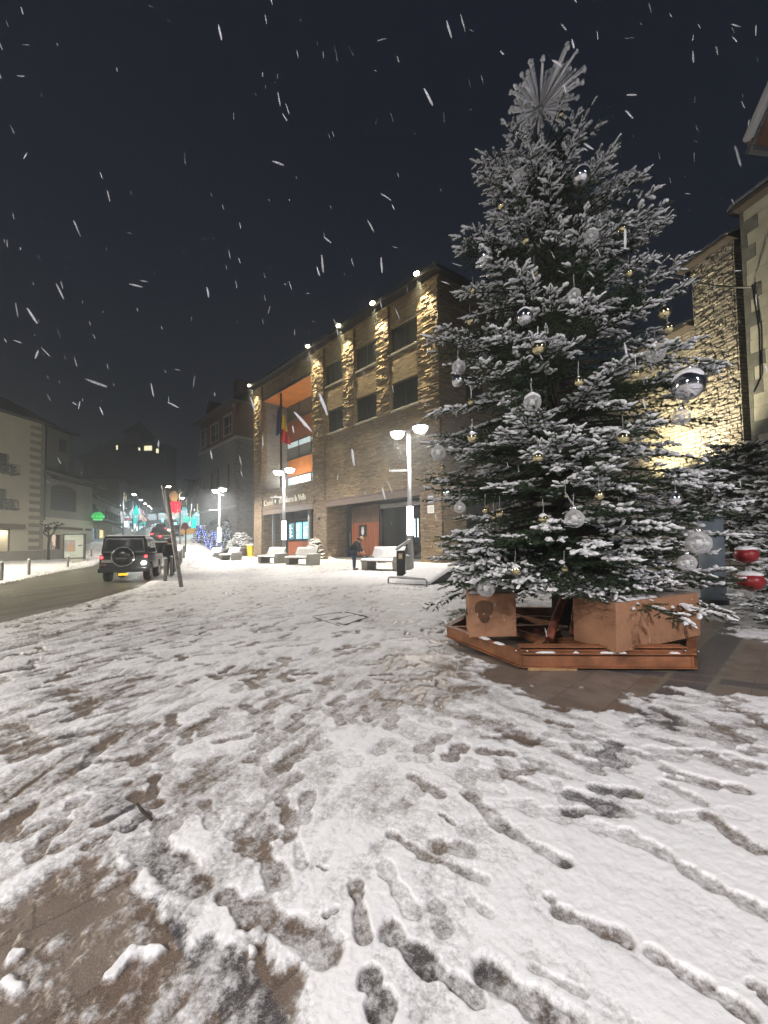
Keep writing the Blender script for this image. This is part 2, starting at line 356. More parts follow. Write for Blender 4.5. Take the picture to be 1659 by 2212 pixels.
for a, b, wd, k, dk in [((120, 512), (240, 590), .042, .95, .1), ((372, 590), (505, 730), .045, .95, .15), ((550, 755), (770, 885), .04, 1, .5), ((795, 662), (1040, 668), .05, 1, .3), ((715, 1045), (770, 1120), .028, 1, .1), ((760, 1110), (1030, 1215), .040, 1, .25),
        ((1050, 765), (1200, 850), .045, .7, .1), ((1200, 850), (1400, 985), .05, .85, .2), ((1400, 985), (1659, 1120), .05, .85, .3), ((1165, 1290), (1380, 1430), .035, .9, .3), ((1380, 1430), (1560, 1550), .035, 1, .3),
        ((35, 765), (170, 850), .035, 1, .2), ((170, 850), (440, 965), .045, .65, .1), ((470, 270), (600, 322), .05, .9, .2), ((755, 405), (930, 492), .05, .85, .1), ((890, 342), (985, 375), .05, .9, .15), ((790, 312), (850, 340), .05, .9, .2),
        ((1010, 392), (1085, 408), .05, .9, .2), ((1060, 285), (1190, 280), .06, .9, .2), ((720, 482), (790, 512), .05, .7, 0), ((500, 490), (720, 590), .05, .85, .15), ((1240, 520), (1385, 550), .045, .9, .2), ((1430, 542), (1510, 565), .045, .9, .2),
        ((55, 375), (310, 500), .06, .55, 0), ((5, 910), (120, 1100), .045, .6, .3), ((30, 1190), (200, 1340), .05, .95, .7), ((200, 1340), (400, 1470), .04, .95, .7), ((450, 1385), (820, 1600), .065, 1, .7), ((250, 680), (300, 720), .02, 1, .3),
        ((620, 430), (690, 455), .04, .8, .1), ((380, 1060), (450, 1110), .03, .5, 0), ((230, 1080), (260, 1170), .05, .5, 0), ((830, 700), (1010, 770), .05, .4, 0), ((640, 1350), (860, 1460), .02, .5, 0), ((1620, 1440), (1659, 1480), .03, 1, .5)]:
    stamp(g2(*B_(*a)), g2(*B_(*b)), wd, k, dk)
# long thin scrapes and cart tracks
for x0, y0, x1, y1, wd, k in [(292, 1590, 571, 1419, .018, .6), (238, 1568, 476, 1430, .016, .5), (256, 1590, 417, 1496, .02, .5), (0, 1745, 330, 1500, .02, .55), (0, 1700, 200, 1560, .03, .5), (20, 1640, 260, 1500, .03, .5), (0, 1790, 120, 1700, .03, .6), (60, 1600, 300, 1450, .02, .5),
                              (256, 1299, 190, 1350, .12, .7), (190, 1350, 60, 1392, .12, .7), (60, 1392, -100, 1430, .12, .7), (285, 1285, 256, 1299, .12, .6), (150, 1320, 40, 1370, .1, .6), (900, 1370, 960, 1384, .03, .3)]:
    stamp(g2(x0, y0), g2(x1, y1), wd, k, 0, False)
# countless trodden prints over the square
for i in range(3600):
    y = 1.9+22*random.random()**1.25; t = random.uniform(-1.15, 1.1); x = y*t
    if y < 2.6 and random.random() < .6: continue
    wr_ = min(1, max(0, (x+.3)/1.4)); an = math.atan2(.9, .42)*(1-wr_)+math.atan2(-.69, .72)*wr_+random.gauss(0, .7)
    l = random.uniform(.12, .24); p = (x, y); q = (x+math.cos(an)*l, y+math.sin(an)*l)
    stamp(p, q, random.uniform(.045, .07), (random.uniform(.15, .6) if random.random() < .62 else random.uniform(.6, 1.1))*(1 if y < 4 else 1.4), random.choice([0, 0, .1]))
base_c = c.copy()
c = np.minimum(c-cut*.45, 1.05-cut*.78)+rim*.14
# bare wet granite round the tree stand and at the lower left
bare1 = [g2(*p) for p in [(975, 1385), (1010, 1425), (1080, 1465), (1150, 1492), (1230, 1515), (1300, 1524), (1350, 1502), (1450, 1497), (1560, 1510), (1659, 1508), (1900, 1508), (1900, 1402), (1659, 1388), (1560, 1352), (1500, 1325)]]+[(4.6, 8.2), (1.4, 8.2)]
d1 = poly_sd(XX, YY, bare1)+(med-.5)*.9+(st-.5)*.5
c -= 1.5*(1-sm(-.22, .14, d1+(med2-.5)*.3))
c -= .75*(1-sm(.0, 1.0, np.hypot(XX-.55, (YY-4.9)*.6)+(med-.5)*.9))*(1-sm(-.3, .6, -XX+.1))
bare2 = [g2(*A_(*p)) for p in [(-200, 960), (0, 930), (180, 850), (400, 750), (540, 720), (640, 800), (720, 950), (800, 1090), (930, 1080), (1130, 1100), (1250, 1240), (1340, 1462), (1340, 1700), (-300, 1900)]]
d2 = poly_sd(XX, YY, bare2)+(med-.5)*.14+(st-.5)*.16
c = np.where(d2 < .05, c*(1-.0)-(.95)*(1-sm(-.06, .03, d2+(med2-.5)*.08)), c)+.16*(1-sm(-.06, .03, d2))*sm(-.12, .25, fbm(XX*5, YY*5, 4, 41)-.42)*2
c = np.where(d2 < .02, np.maximum(c, -.02+.95*(fbm(XX*8, YY*8, 4, 43)-.45)+.55*(fbm(XX*22, YY*22, 3, 44)-.5)), c)
fine = fbm(XX*40, YY*40, 3, 77)
for x0, y0, x1, y1, wd in [(440, 960, 540, 930, .035), (765, 900, 770, 980, .02), (760, 1010, 680, 1130, .038), (680, 1130, 590, 1140, .022), (560, 1160, 490, 1250, .010), (60, 1180, 180, 1080, .014), (20, 1290, 80, 1320, .016), (220, 1010, 300, 960, .014), (0, 1000, 80, 915, .014), (215, 890, 330, 830, .022),
                           (980, 1010, 1040, 1060, .012), (1060, 1110, 1090, 1170, .012)]:
    d, t = seg_d(XX[:260], YY[:260], g2(*A_(x0, y0)), g2(*A_(x1, y1))); m = 1-sm(.2, 1.8, (d+(med[:260]-.5)*.05+(med2[:260]-.5)*.05)/wd); c[:260] += 1.0*m
# bands of dark granite with pale edging strips
def band(p, q, w, lines=True):
    d = np.array(q)-np.array(p); d = d/np.hypot(*d); s = (XX-p[0])*-d[1]+(YY-p[1])*d[0]
    return np.abs(s), w
bd = np.zeros_like(c); ln = np.zeros_like(c)
def addband(p0, p1, w, strips=True):
    global bd, ln
    s, _ = band(p0, p1, w); bd = np.maximum(bd, 1-sm(w-.01, w+.01, s))
    if strips: ln = np.maximum(ln, 1-sm(.022, .034, np.abs(s-w-.02)))
ca, cb = Vector(g2(1457, 1507)), Vector(g2(1580, 1367)); addband(tuple(ca), tuple(cb), .17)
addband(g2(1390, 1452), g2(1659, 1484), .12)
addband(((g2(530, 2212)[0]+g2(675, 2212)[0])/2, 1.19), ((g2(400, 2021)[0]+g2(545, 2021)[0])/2, 1.46), .072, False)
c = np.where(c > .8, .8+(c-.8)*.5, c)
c += (.36*(fine-.5)+.24*(med2-.5))*np.where(c > .75, .55, 1)
cov = np.clip(c, 0, 1.25)
TH = .026*np.clip(c, 0, 1.2)**.8*(1+.5*sm(8, 20, YY))
near = .45+.55*sm(2.5, 6, YY)
ZZ = TH+.006*(med-.5)*np.clip(c*2, 0, 1)+.0022*near*(fine-.5)*np.clip(c*2, 0, 1)+.0030*near*(med2-.5)*np.clip(c*2, 0, 1)-.004*cut
rise = gz(XX, YY)
# road and kerb
rd = poly_sd(XX, YY, ROADP); inroad = rd < 0
leftside = (~inroad) & (XX < -9) & ((XX+.0) < np.interp(YY, [p[1] for p in road_l[::-1]], [p[0] for p in road_l[::-1]]))
zr = rise+np.where(inroad, -.02+.012*(st-.5), np.where(leftside, .09*sm(0, .5, rd)+ZZ, ZZ*sm(0, .4, rd)))
V = np.stack([XX, YY, zr], -1).reshape(-1, 3)
nr, ncn = XX.shape
idx = np.arange(nr*ncn).reshape(nr, ncn); F = np.stack([idx[:-1, :-1], idx[:-1, 1:], idx[1:, 1:], idx[1:, :-1]], -1).reshape(-1, 4)
fr = inroad[:-1, :-1].ravel(); fl = leftside[:-1, :-1].ravel() & ~fr
ATT = np.stack([cov, bd, ln, np.clip(dark+wet, 0, 1)], -1).reshape(-1, 4)
def ground_mat(name, kind):
    m = bpy.data.materials.new(name); m.use_nodes = True; nt = m.node_tree; b = nt.nodes['Principled BSDF']; L = nt.links.new
    at = nd(nt, 'ShaderNodeAttribute', attribute_name='lay'); sp = nd(nt, 'ShaderNodeSeparateColor'); L(at.outputs['Color'], sp.inputs[0])
    t = nd(nt, 'ShaderNodeTexCoord')
    def noise(sc_, det=3, rough=.5, vec=None):
        n = nd(nt, 'ShaderNodeTexNoise'); n.inputs['Scale'].default_value = sc_; n.inputs['Detail'].default_value = det; n.inputs['Roughness'].default_value = rough
        L(vec or t.outputs['Object'], n.inputs['Vector']); return n.outputs['Fac']
    def ramp(f, p0, c0, p1, c1, mid=None):
        r = nd(nt, 'ShaderNodeValToRGB'); e = r.color_ramp.elements; e[0].position = p0; e[1].position = p1; e[0].color = (*c0, 1); e[1].color = (*c1, 1)
        if mid: q = e.new(mid[0]); q.color = (*mid[1], 1)
        L(f, r.inputs[0]); return r.outputs[0]
    def mix(f, a, c_):
        x = nd(nt, 'ShaderNodeMix'); x.data_type = 'RGBA'
        for s_, v_ in ((0, f), (6, a), (7, c_)):
            if isinstance(v_, (int, float)): x.inputs[s_].default_value = v_
            elif isinstance(v_, tuple): x.inputs[s_].default_value = (*v_, 1)
            else: L(v_, x.inputs[s_])
        return x.outputs[2]
    def math_(op, a, b_=0., c_=None, cl=False):
        x = nd(nt, 'ShaderNodeMath', operation=op); x.use_clamp = cl
        for i, v_ in enumerate((a, b_, c_)):
            if v_ is None: continue
            if isinstance(v_, (int, float)): x.inputs[i].default_value = v_
            else: L(v_, x.inputs[i])
        return x.outputs[0]
    speck = noise(210, 2, .7)
    if kind == 'road':
        mp = nd(nt, 'ShaderNodeMapping'); mp.inputs['Rotation'].default_value = (0, 0, R_(-30)); mp.inputs['Scale'].default_value = (1.6, .16, 1); L(t.outputs['Object'], mp.inputs[0])
        base = ramp(noise(1.2, 5, .6, mp.outputs[0]), .35, (.085, .08, .058), .68, (.22, .21, .175), (.52, (.13, .12, .09)))
        base = mix(ramp(speck, .45, (0, 0, 0), .6, (.25, .25, .25)), base, (.2, .2, .19))
        sn = ramp(noise(.8, 6, .65, mp.outputs[0]), .60, (0, 0, 0), .72, (.75, .75, .75))
        L(mix(sn, base, (.62, .62, .62)), b.inputs['Base Color']); b.inputs['Roughness'].default_value = .33
        bp = nd(nt, 'ShaderNodeBump'); bp.inputs['Strength'].default_value = .5; bp.inputs['Distance'].default_value = .02; L(noise(18, 5), bp.inputs['Height']); L(bp.outputs[0], b.inputs['Normal'])
        return m
    mp = nd(nt, 'ShaderNodeMapping'); mp.inputs['Rotation'].default_value = (0, 0, R_(-42)); L(t.outputs['Object'], mp.inputs[0])
    br = nd(nt, 'ShaderNodeTexBrick'); br.inputs['Scale'].default_value = 1; br.inputs['Brick Width'].default_value = .62; br.inputs['Row Height'].default_value = .42; br.inputs['Mortar Size'].default_value = .006
    br.inputs['Color1'].default_value = (0, 0, 0, 1); br.inputs['Color2'].default_value = (1, 1, 1, 1); br.inputs['Mortar'].default_value = (.5, .5, .5, 1); L(mp.outputs[0], br.inputs['Vector'])
    gran = ramp(br.outputs['Color'], 0, (.145, .102, .074), 1, (.20, .16, .13))
    gran = mix(sp.outputs[1], gran, (.060, .062, .070))
    gran = mix(sp.outputs[2], gran, (.17, .165, .13))
    gran = mix(math_('MULTIPLY', br.outputs['Fac'], .5), gran, (.03, .025, .02))
    gran = mix(math_('MULTIPLY', at.outputs['Alpha'], .75), gran, (.045, .042, .042))
    gran = mix(ramp(noise(5, 4), .4, (0, 0, 0), .75, (.6, .6, .6)), gran, (.055, .038, .026))
    gran = mix(ramp(speck, .52, (0, 0, 0), .66, (.6, .6, .6)), gran, (.36, .31, .29))
    gran = mix(ramp(noise(150, 2, .7), .60, (0, 0, 0), .68, (.6, .6, .6)), gran, (.02, .018, .018))
    sl = nd(nt, 'ShaderNodeMapRange'); sl.inputs[1].default_value = .12; sl.inputs[2].default_value = .42; sl.inputs[4].default_value = .8; L(sp.outputs[0], sl.inputs[0]); gran = mix(sl.outputs[0], gran, (.175, .165, .16))
    # half-melted grains of snow, then the closed layer
    g1 = math_('MULTIPLY_ADD', noise(58, 5, .85), 1.5, -.75); g2_ = math_('MULTIPLY_ADD', noise(14, 5, .7), .5, -.25)
    cv = math_('ADD', math_('ADD', sp.outputs[0], g1), g2_)
    fac = ramp(cv, .12, (0, 0, 0), .78, (1, 1, 1), (.42, (.50, .50, .50)))
    L(mix(fac, gran, (.80, .80, .815)), b.inputs['Base Color'])
    ro = math_('MULTIPLY_ADD', fac, .25, .40); L(ro, b.inputs['Roughness'])
    h = math_('ADD', math_('MULTIPLY', noise(60, 4, .7), .6), math_('MULTIPLY', noise(220, 2), .25)); h = math_('MULTIPLY', h, math_('ADD', fac, .12))
    bp = nd(nt, 'ShaderNodeBump'); bp.inputs['Strength'].default_value = .30; bp.inputs['Distance'].default_value = .012; L(h, bp.inputs['Height']); L(bp.outputs[0], b.inputs['Normal'])
    return m
def sub(name, mask, m):
    Fs = F[mask]; us, inv = np.unique(Fs, return_inverse=True); o = np_mesh(name, V[us], inv.reshape(Fs.shape), m, None, True)
    a = o.data.attributes.new('lay', 'FLOAT_COLOR', 'POINT'); a.data.foreach_set('color', ATT[us].astype(np.float32).ravel()); tag(o, kind='structure'); return o
GM = ground_mat('trodden_snow_on_granite', 'plaza')
sub('plaza', ~fr & ~fl, GM); sub('pavement', fl, GM); sub('road', fr, ground_mat('wet_asphalt', 'road'))
g = MB().quad((-700, -300, -.35), (700, -300, -.35), (700, 900, -.35), (-700, 900, -.35)).build('ground', mat('far_snow', (.5, .5, .52), .8)); tag(g, kind='structure')
# the plaza goes on behind the photographer
g = MB().quad((-40, -60, -.02), (40, -60, -.02), (40, .98, -.02), (-40, .98, -.02)).build('plaza_ground', mat('far_snow')); tag(g, kind='structure')
# shallow service cover outlined in the snow
cvr = MB(); q = [G(672, 1332, .02), G(745, 1322, .02), G(797, 1333, .02), G(735, 1353, .02)]
for i in range(4): cvr.tube([q[i]*.97+q[(i+1) % 4]*.03, q[i]*.1+q[(i+1) % 4]*.9], .014, 5)
m1, m2 = (q[0]+q[3])/2, (q[1]+q[2])/2; cvr.tube([m1, m2], .011, 5)
tag(cvr.build('access_cover', mat('wet_iron', (.06, .055, .05), .4)), 'dark outline of a double access cover showing through the snow of the square', 'access cover')
tw = MB().tube([G(296, 1736, .02), G(308, 1752, .035), G(328, 1771, .03)], [.006, .009, .007], 6).build('twig', BARK); tag(tw, 'short broken dark twig lying on the snow in the foreground', 'twig')
# ================================================================== CHRISTMAS TREE
def unit(a): return a/np.maximum(np.linalg.norm(a, axis=-1, keepdims=True), 1e-9)
def twig_templates(kind, nvar):
    out = []
    for k in range(nvar):
        V = []; F = []
        if kind == 'needle':
            for i in range(26):
                x = i/26*.92; ph = i*2.4+random.random(); r = .24*(1-.45*x)*random.uniform(.8, 1.2); w = .046
                t = np.array([x+.16, r*math.cos(ph), r*math.sin(ph)]); b = np.array([x, 0, 0]); s = np.array([0, -math.sin(ph), math.cos(ph)])*w+np.array([w*.4, 0, 0])
                n = len(V); V += [b-s, b+s, t+s*.35, t-s*.35]; F.append((n, n+1, n+2, n+3))
            n = len(V); V += [(0, -.02, -.01), (0, .02, -.01), (1.05, .005, 0), (1.05, -.005, 0)]; F.append((n, n+1, n+2, n+3))
        else:
            m, s = 6, 6
            for i in range(m):
                x = -.05+1.15*i/(m-1); e = math.sin(math.pi*min(1, max(.02, (i+.25)/(m-.5))))**.6; rr = .20*e*random.uniform(.65, 1.35); oz = .13+random.uniform(-.03, .05)
                for j in range(s):
                    q = 2*math.pi*j/s; V.append((x, rr*1.1*math.cos(q)*random.uniform(.85, 1.15), oz+rr*.8*math.sin(q)*random.uniform(.85, 1.15)))
            F += [(i*s+j, i*s+(j+1) % s, (i+1)*s+(j+1) % s, (i+1)*s+j) for i in range(m-1) for j in range(s)]
            F += [(0, 3, 2, 1), (0, 5, 4, 3), ((m-1)*s, (m-1)*s+1, (m-1)*s+2, (m-1)*s+3), ((m-1)*s, (m-1)*s+3, (m-1)*s+4, (m-1)*s+5)]
        out.append((np.array(V, float), np.array(F)))
    return out
NT = twig_templates('needle', 4); ST = twig_templates('snow', 5)
def scatter(tpl, pos, dirs, L, fat=None):
    Vs = []; Fs = []; base = 0; n = len(pos); which = rng.integers(0, len(tpl), n)
    up = np.array([0, 0, 1.]); d = unit(dirs); y = unit(np.cross(np.broadcast_to(up, d.shape), d)+1e-6); z = np.cross(d, y)
    fat = np.ones(n) if fat is None else fat
    for k, (tv, tf) in enumerate(tpl):
        m = which == k
        if not m.any(): continue
        l = L[m][:, None, None]; f = fat[m][:, None, None]
        W = pos[m][:, None, :]+tv[None, :, 0:1]*d[m][:, None, :]*l+tv[None, :, 1:2]*y[m][:, None, :]*l*f+tv[None, :, 2:3]*z[m][:, None, :]*l*f
        nn = m.sum(); Vs.append(W.reshape(-1, 3)); Fs.append((tf[None]+(np.arange(nn)*len(tv))[:, None, None]+base).reshape(-1, 4)); base += nn*len(tv)
    return np.concatenate(Vs), np.concatenate(Fs)
def bough(p0, az, R, a, b, rmin=.25, bl=.5, step=.085, tw=.13, snow=.9, dens=1., wood=None):
    """one bough with branchlets and twigs: returns positions, directions, lengths, radial share"""
    pos = []; dr = []; ln_ = []; sh = []; ca_, sa = math.cos(az), math.sin(az)
    def at(t): return np.array([p0[0]+ca_*R*t, p0[1]+sa*R*t, p0[2]+R*(a*t+b*t*t)])
    if wood is not None: wood.tube([at(t) for t in (0, .35, .7, 1)], [.012+.014*R, .010+.008*R, .008, .003], 5, False)
    nb = max(2, int(R*(1-rmin)/step*dens)); side = 1
    for i in range(nb+1):
        t = rmin+(1-rmin)*i/nb; side = -side; c0 = at(t); tang = np.array([ca_, sa, a+2*b*t]); tang /= np.linalg.norm(tang)
        lat = np.array([-sa, ca_, 0])*side; l = (bl*min(1, R/1.4)*(1.05-t)**.6+.04)*random.uniform(.6, 1.2); l = min(l, .5)
        if i == nb: dd = tang; l = .12
        else: dd = tang*.75+lat*.8+np.array([0, 0, random.gauss(-.02, .12)]); dd /= np.linalg.norm(dd)
        nt_ = max(1, int(l/.047)); s2 = 1
        for j in range(nt_+1):
            q = c0+dd*l*j/nt_; q = q+np.array([0, 0, -.10*(l*j/nt_)]); s2 = -s2; lat2 = np.cross(dd, [0, 0, 1])*s2
            e = dd*.8+lat2*.75+np.array([random.gauss(0, .12), random.gauss(0, .12), random.gauss(.0, .28)]) if j < nt_ else dd+np.array([0, 0, random.gauss(.05, .2)])
            pos.append(q); dr.append(e); ln_.append(tw*random.uniform(.65, 1.25)); sh.append(min(1, t+(l*j/nt_)/R*.6))
        if wood is not None and R > 1: wood.tube([c0, c0+dd*l*.9+np.array([0, 0, -.09*l])], [.005, .003], 3, False)
        RIDGE.append((c0, dd, l, min(1, t)))
    return pos, dr, ln_, sh
RIDGE = []
def foliage(name_n, name_s, lst, parent, snow_p, tw_fat=1., tw_s=1.):
    pos = np.array(sum([l[0] for l in lst], [])); dr = np.array(sum([l[1] for l in lst], [])); ln_ = np.array(sum([l[2] for l in lst], [])); sh = np.array(sum([l[3] for l in lst], []))
    v_, f_ = scatter(NT, pos, dr, ln_, np.full(len(pos), tw_fat)); o1 = np_mesh(name_n, v_, f_, NEEDLE, parent)
    keep = rng.random(len(pos)) < snow_p(pos, sh)
    cl = fbm(pos[keep][:, 0]*5+pos[keep][:, 2]*3, pos[keep][:, 1]*5-pos[keep][:, 2]*4, 2, 5); fat = rng.uniform(.7, 1.15, keep.sum())*(.62+1.0*cl)
    v_, f_ = scatter(ST, pos[keep], dr[keep], ln_[keep], fat); rp = np.array([r[0]+r[1]*r[2]*q+np.array([0, 0, -.10*r[2]*q+.012]) for r in RIDGE for q in (0, .25, .5, .75)]); rd_ = np.array([r[1] for r in RIDGE for q in range(4)]); rl = np.array([r[2]*.30 for r in RIDGE for q in range(4)]); rs_ = np.array([min(1, r[3]+.05*q) for r in RIDGE for q in range(4)])
    k2 = rng.random(len(rp)) < snow_p(rp, rs_)*.85; v2, f2 = scatter(ST, rp[k2], rd_[k2], np.maximum(rl[k2], .07), rng.uniform(.9, 1.6, k2.sum())*.09/np.maximum(rl[k2], .07)*tw_s); RIDGE.clear()
    f_ = np.concatenate([f_, f2+len(v_)]); v_ = np.concatenate([v_, v2]); o2 = np_mesh(name_s, v_, f_, SNOW, parent, True)
    return o1, o2
TC = Vector((2.80, 6.05, 0))
def z_of(y): return 1.5+(1169-y)*6.05/FPX
prof = [(z_of(y), r*6.05/FPX*(.95 if y < 900 else .92)) for y, r in [(205, 30), (235, 68), (260, 100), (310, 106), (360, 124), (440, 152), (500, 182), (600, 208), (720, 238), (800, 275), (880, 298), (980, 302), (1050, 305), (1130, 290), (1200, 300), (1270, 290)]]
pz = [p[0] for p in prof][::-1]; pr = [p[1] for p in prof][::-1]
def rad(z): return float(np.interp(z, pz, pr))
def ctr(z): # the crown leans slightly
    return np.array([TC.x+np.interp(z, [1, 5, 8.6], [.02, .0, -.12]), TC.y, 0])
tree = empty('christmas_tree', (TC.x, TC.y, .2), 0, 'very tall snow-laden christmas tree hung with silver and gold baubles on an orange base', 'christmas tree')
tm = Matrix.Translation(-Vector((TC.x, TC.y, .2)))
wood = MB(); lst = []; z = .86; i = 0
while z < 8.02:
    R0 = rad(z); nlev = 11 if z < 2.6 else 8
    for k in range(nlev):
        az = i*2.39996+random.uniform(-.25, .25); i += 1; zz = z+random.uniform(-.08, .08)
        R = rad(zz)*random.choice([.74, .85, .93, 1.0, 1.06]); up = float(np.interp(zz, [1, 3, 5.5, 7.5, 8.3], [-.16, -.20, -.06, .12, .3]))
        c0 = ctr(zz); h0 = zz-up*R*.6-.05*R
        lst.append(bough((c0[0]-TC.x, c0[1]-TC.y, h0-.2), az, R, up+random.gauss(0, .09), random.uniform(-.10, .16) if z < 6 else .05, (.28 if R > 1 else .12), .42, .080, .092, wood=wood))
    z += float(np.interp(z, [1, 6, 8.3], [.27, .25, .19]))
# outstanding boughs the photograph shows: left, right and low left, heavy with snow
for px, py, dY, hz in [(925, 1040, -.4, .1), (935, 960, .2, .1), (965, 1165, -.9, .1), (985, 1185, -1.1, .05), (1000, 1210, -1.2, 0), (1480, 620, -.2, .45), (1540, 800, -.6, .1), (1590, 1095, -.9, .15), (1560, 1110, -1.2, .1), (1600, 1255, -.5, -.05), (940, 735, -.3, .15), (1000, 520, -.2, .3), (1040, 360, -.2, .4), (1355, 390, -.3, .5), (1435, 485, -.3, .5), (1290, 1015, -2.0, .1), (1200, 945, -1.9, .1), (1330, 800, -1.7, .15), (1150, 740, -1.6, .15), (1060, 1180, -1.5, 0), (1010, 1235, -1.2, -.12), (975, 1260, -1.0, -.15), (1060, 1250, -1.5, -.15), (1130, 1262, -1.6, -.12), (1200, 1275, -1.7, -.15), (1290, 1268, -1.7, -.1), (1370, 1275, -1.6, -.12), (1440, 1262, -1.4, -.1), (1260, 1200, -1.9, -.1), (1160, 1150, -1.9, -.05), (1400, 1190, -1.7, -.05), (1330, 1110, -1.9, 0), (1480, 1180, -1.2, 0), (1380, 920, -1.9, .1), (1120, 905, -1.7, .1)]:
    tip = P(px, py, TC.y+dY); v_ = Vector((tip.x-TC.x, tip.y-TC.y)); R = v_.length; az = math.atan2(v_.y, v_.x)
    for dz in ((0, -.09, .07) if px < 1460 else (0, -.07)):
        z0 = tip.z+dz-.2-R*hz+.02; lst.append(bough((0, 0, z0), az+dz*1.2, R*(1-abs(dz)*.8), hz, .0, .4, .44, .07, .096, wood=wood))
def sp_tree(p, s):
    z = p[:, 2]; q = fbm(p[:, 0]*2.0+p[:, 2]*1.7, p[:, 1]*2.0-p[:, 2]*2.3, 3, 15); return np.clip((s-np.interp(z, [.5, 3.5, 6], [.78, .76, .70])+(q-.5)*1.9)/.12, 0, 1)*np.interp(z, [0.5, 1.5, 3.5, 5.5], [.62, .72, .86, .94])
foliage('foliage', 'snow_cover', lst, tree, sp_tree)
wood.build('branches', BARK, tree)
MB().tube([(0, 0, 0), (.02, 0, 2), (0, 0, 5), (-.1, 0, 8.1)], [.16, .13, .075, .02], 12).build('trunk', BARK, tree, True)
print('twigs', sum(len(l[0]) for l in lst))
# topper
tp = P(1166, 236, TC.y); topper = empty('tree_topper', tp, 0, 'snow-crusted starburst of rods crowning the tall christmas tree', 'tree topper')
rods = MB(); knobs = MB()
for k in range(104):
    a = random.uniform(.15, 1.42) if k < 58 else (random.uniform(1.80, 2.75) if k < 84 else random.uniform(3.2, 4.1))
    e = random.gauss(0, .45); d = Vector((math.cos(a)*math.cos(e), math.sin(e), math.sin(a)*math.cos(e))); l = random.uniform(.50, .74) if k < 58 else (random.uniform(.42, .62) if k < 84 else random.uniform(.34, .50))
    rods.tube([d*.03, d*l], [.008, .008], 5); rods.tube([d*.18+Vector((0, 0, .01)), d*(l*.6)+Vector((0, 0, .012)), d*l+Vector((0, 0, .01))], [.012, .024, .020], 6)
    rods.ball(d*l, .033*random.uniform(.7, 1.3), 7, 5, .2)
rods.build('rods', snowmat(), topper, True); MB().ball((0, 0, 0), .06).build('hub', mat('dull_silver', (.3, .3, .32), .4, .8), topper, True)
# baubles
def thinglass(name, col, fac, rough):
    m = bpy.data.materials.new(name); m.use_nodes = True; nt = m.node_tree; b = nt.nodes['Principled BSDF']; out = nt.nodes['Material Output']
    b.inputs['Base Color'].default_value = (*col, 1); b.inputs['Roughness'].default_value = rough; b.inputs['Specular IOR Level'].default_value = .8
    tr = nd(nt, 'ShaderNodeBsdfTransparent'); lw = nd(nt, 'ShaderNodeLayerWeight'); lw.inputs[0].default_value = .35
    ma = nd(nt, 'ShaderNodeMath', operation='MULTIPLY_ADD'); ma.inputs[1].default_value = 1-fac-.1; ma.inputs[2].default_value = fac; nt.links.new(lw.outputs['Facing'], ma.inputs[0])
    mx = nd(nt, 'ShaderNodeMixShader'); nt.links.new(ma.outputs[0], mx.inputs[0]); nt.links.new(tr.outputs[0], mx.inputs[1]); nt.links.new(b.outputs[0], mx.inputs[2]); nt.links.new(mx.outputs[0], out.inputs[0]); MATS[name] = m; return m
GLB = thinglass('frosted_clear_glass', (.70, .70, .70), .22, .2); SILV = mat('mirror_silver', (.8, .8, .82), .05, 1., noise=.05); GOLDM = mat('mirror_gold', (.72, .62, .36), .06, 1.)
CAPM = mat('silver_cap', (.7, .7, .7), .25, .9); FROST = mat('inner_frost', (.75, .75, .75), .6)
BB = [(5, 1228, 1045, 82, 'M', 1), (5, 750, 1045, 55, 'G', 0), (5, 1075, 578, 30, 'O', 0), (5, 742, 722, 25, 'M', 1), (5, 622, 1270, 32, 'O', 0), (5, 500, 1660, 68, 'M', 1), (5, 808, 1532, 33, 'O', 0), (5, 1305, 1500, 60, 'G', 1), (5, 1537, 1440, 36, 'O', 0), (5, 875, 1775, 35, 'O', 1), (5, 1590, 1780, 35, 'O', 0), (5, 523, 1795, 20, 'M', 0), (5, 408, 1910, 25, 'O', 0), (5, 1175, 1945, 55, 'G', 0), (5, 390, 2140, 33, 'O', 1), (5, 800, 2110, 70, 'M', 1),
      (6, 305, 285, 58, 'G', 0), (6, 297, 385, 52, 'M', 0), (6, 918, 135, 57, 'O', 1), (6, 870, 555, 73, 'G', 1), (6, 1230, 395, 40, 'O', 0), (6, 412, 825, 42, 'O', 1), (6, 148, 940, 60, 'G', 0), (6, 913, 975, 45, 'O', 1), (6, 1570, 825, 56, 'O', 1), (6, 180, 1052, 22, 'O', 0), (6, 215, 1250, 30, 'M', 0), (6, 313, 1365, 46, 'G', 0), (6, 512, 1385, 27, 'O', 0), (6, 622, 1410, 32, 'O', 0), (6, 575, 1435, 20, 'O', 0), (6, 955, 1450, 40, 'O', 1), (6, 1195, 1450, 78, 'G', 0), (6, 1385, 1270, 38, 'O', 0), (6, 745, 1845, 42, 'O', 1), (6, 515, 1985, 71, 'G', 0), (6, 1120, 1835, 27, 'O', 0), (6, 400, 550, 28, 'O', 0), (6, 1130, 1275, 15, 'O', 0),
      (7, 217, 935, 29, 'O', 0), (7, 234, 998, 24, 'O', 0), (7, 181, 1095, 44, 'G', 0), (7, 312, 1222, 70, 'M', 1), (7, 283, 1350, 38, 'G', 0), (7, 103, 1178, 22, 'O', 0), (7, 167, 1418, 20, 'O', 0), (7, 260, 1672, 28, 'M', 0), (7, 352, 1848, 52, 'G', 0), (7, 307, 1925, 38, 'G', 0), (7, 298, 808, 20, 'M', 0)]
KN = {'M': ('silver', 'silver_bauble', 'silver baubles on the tall christmas tree'), 'G': ('clear glass', 'glass_bauble', 'clear glass baubles on the tall christmas tree'), 'O': ('gold', 'gold_bauble', 'gold baubles on the tall christmas tree')}
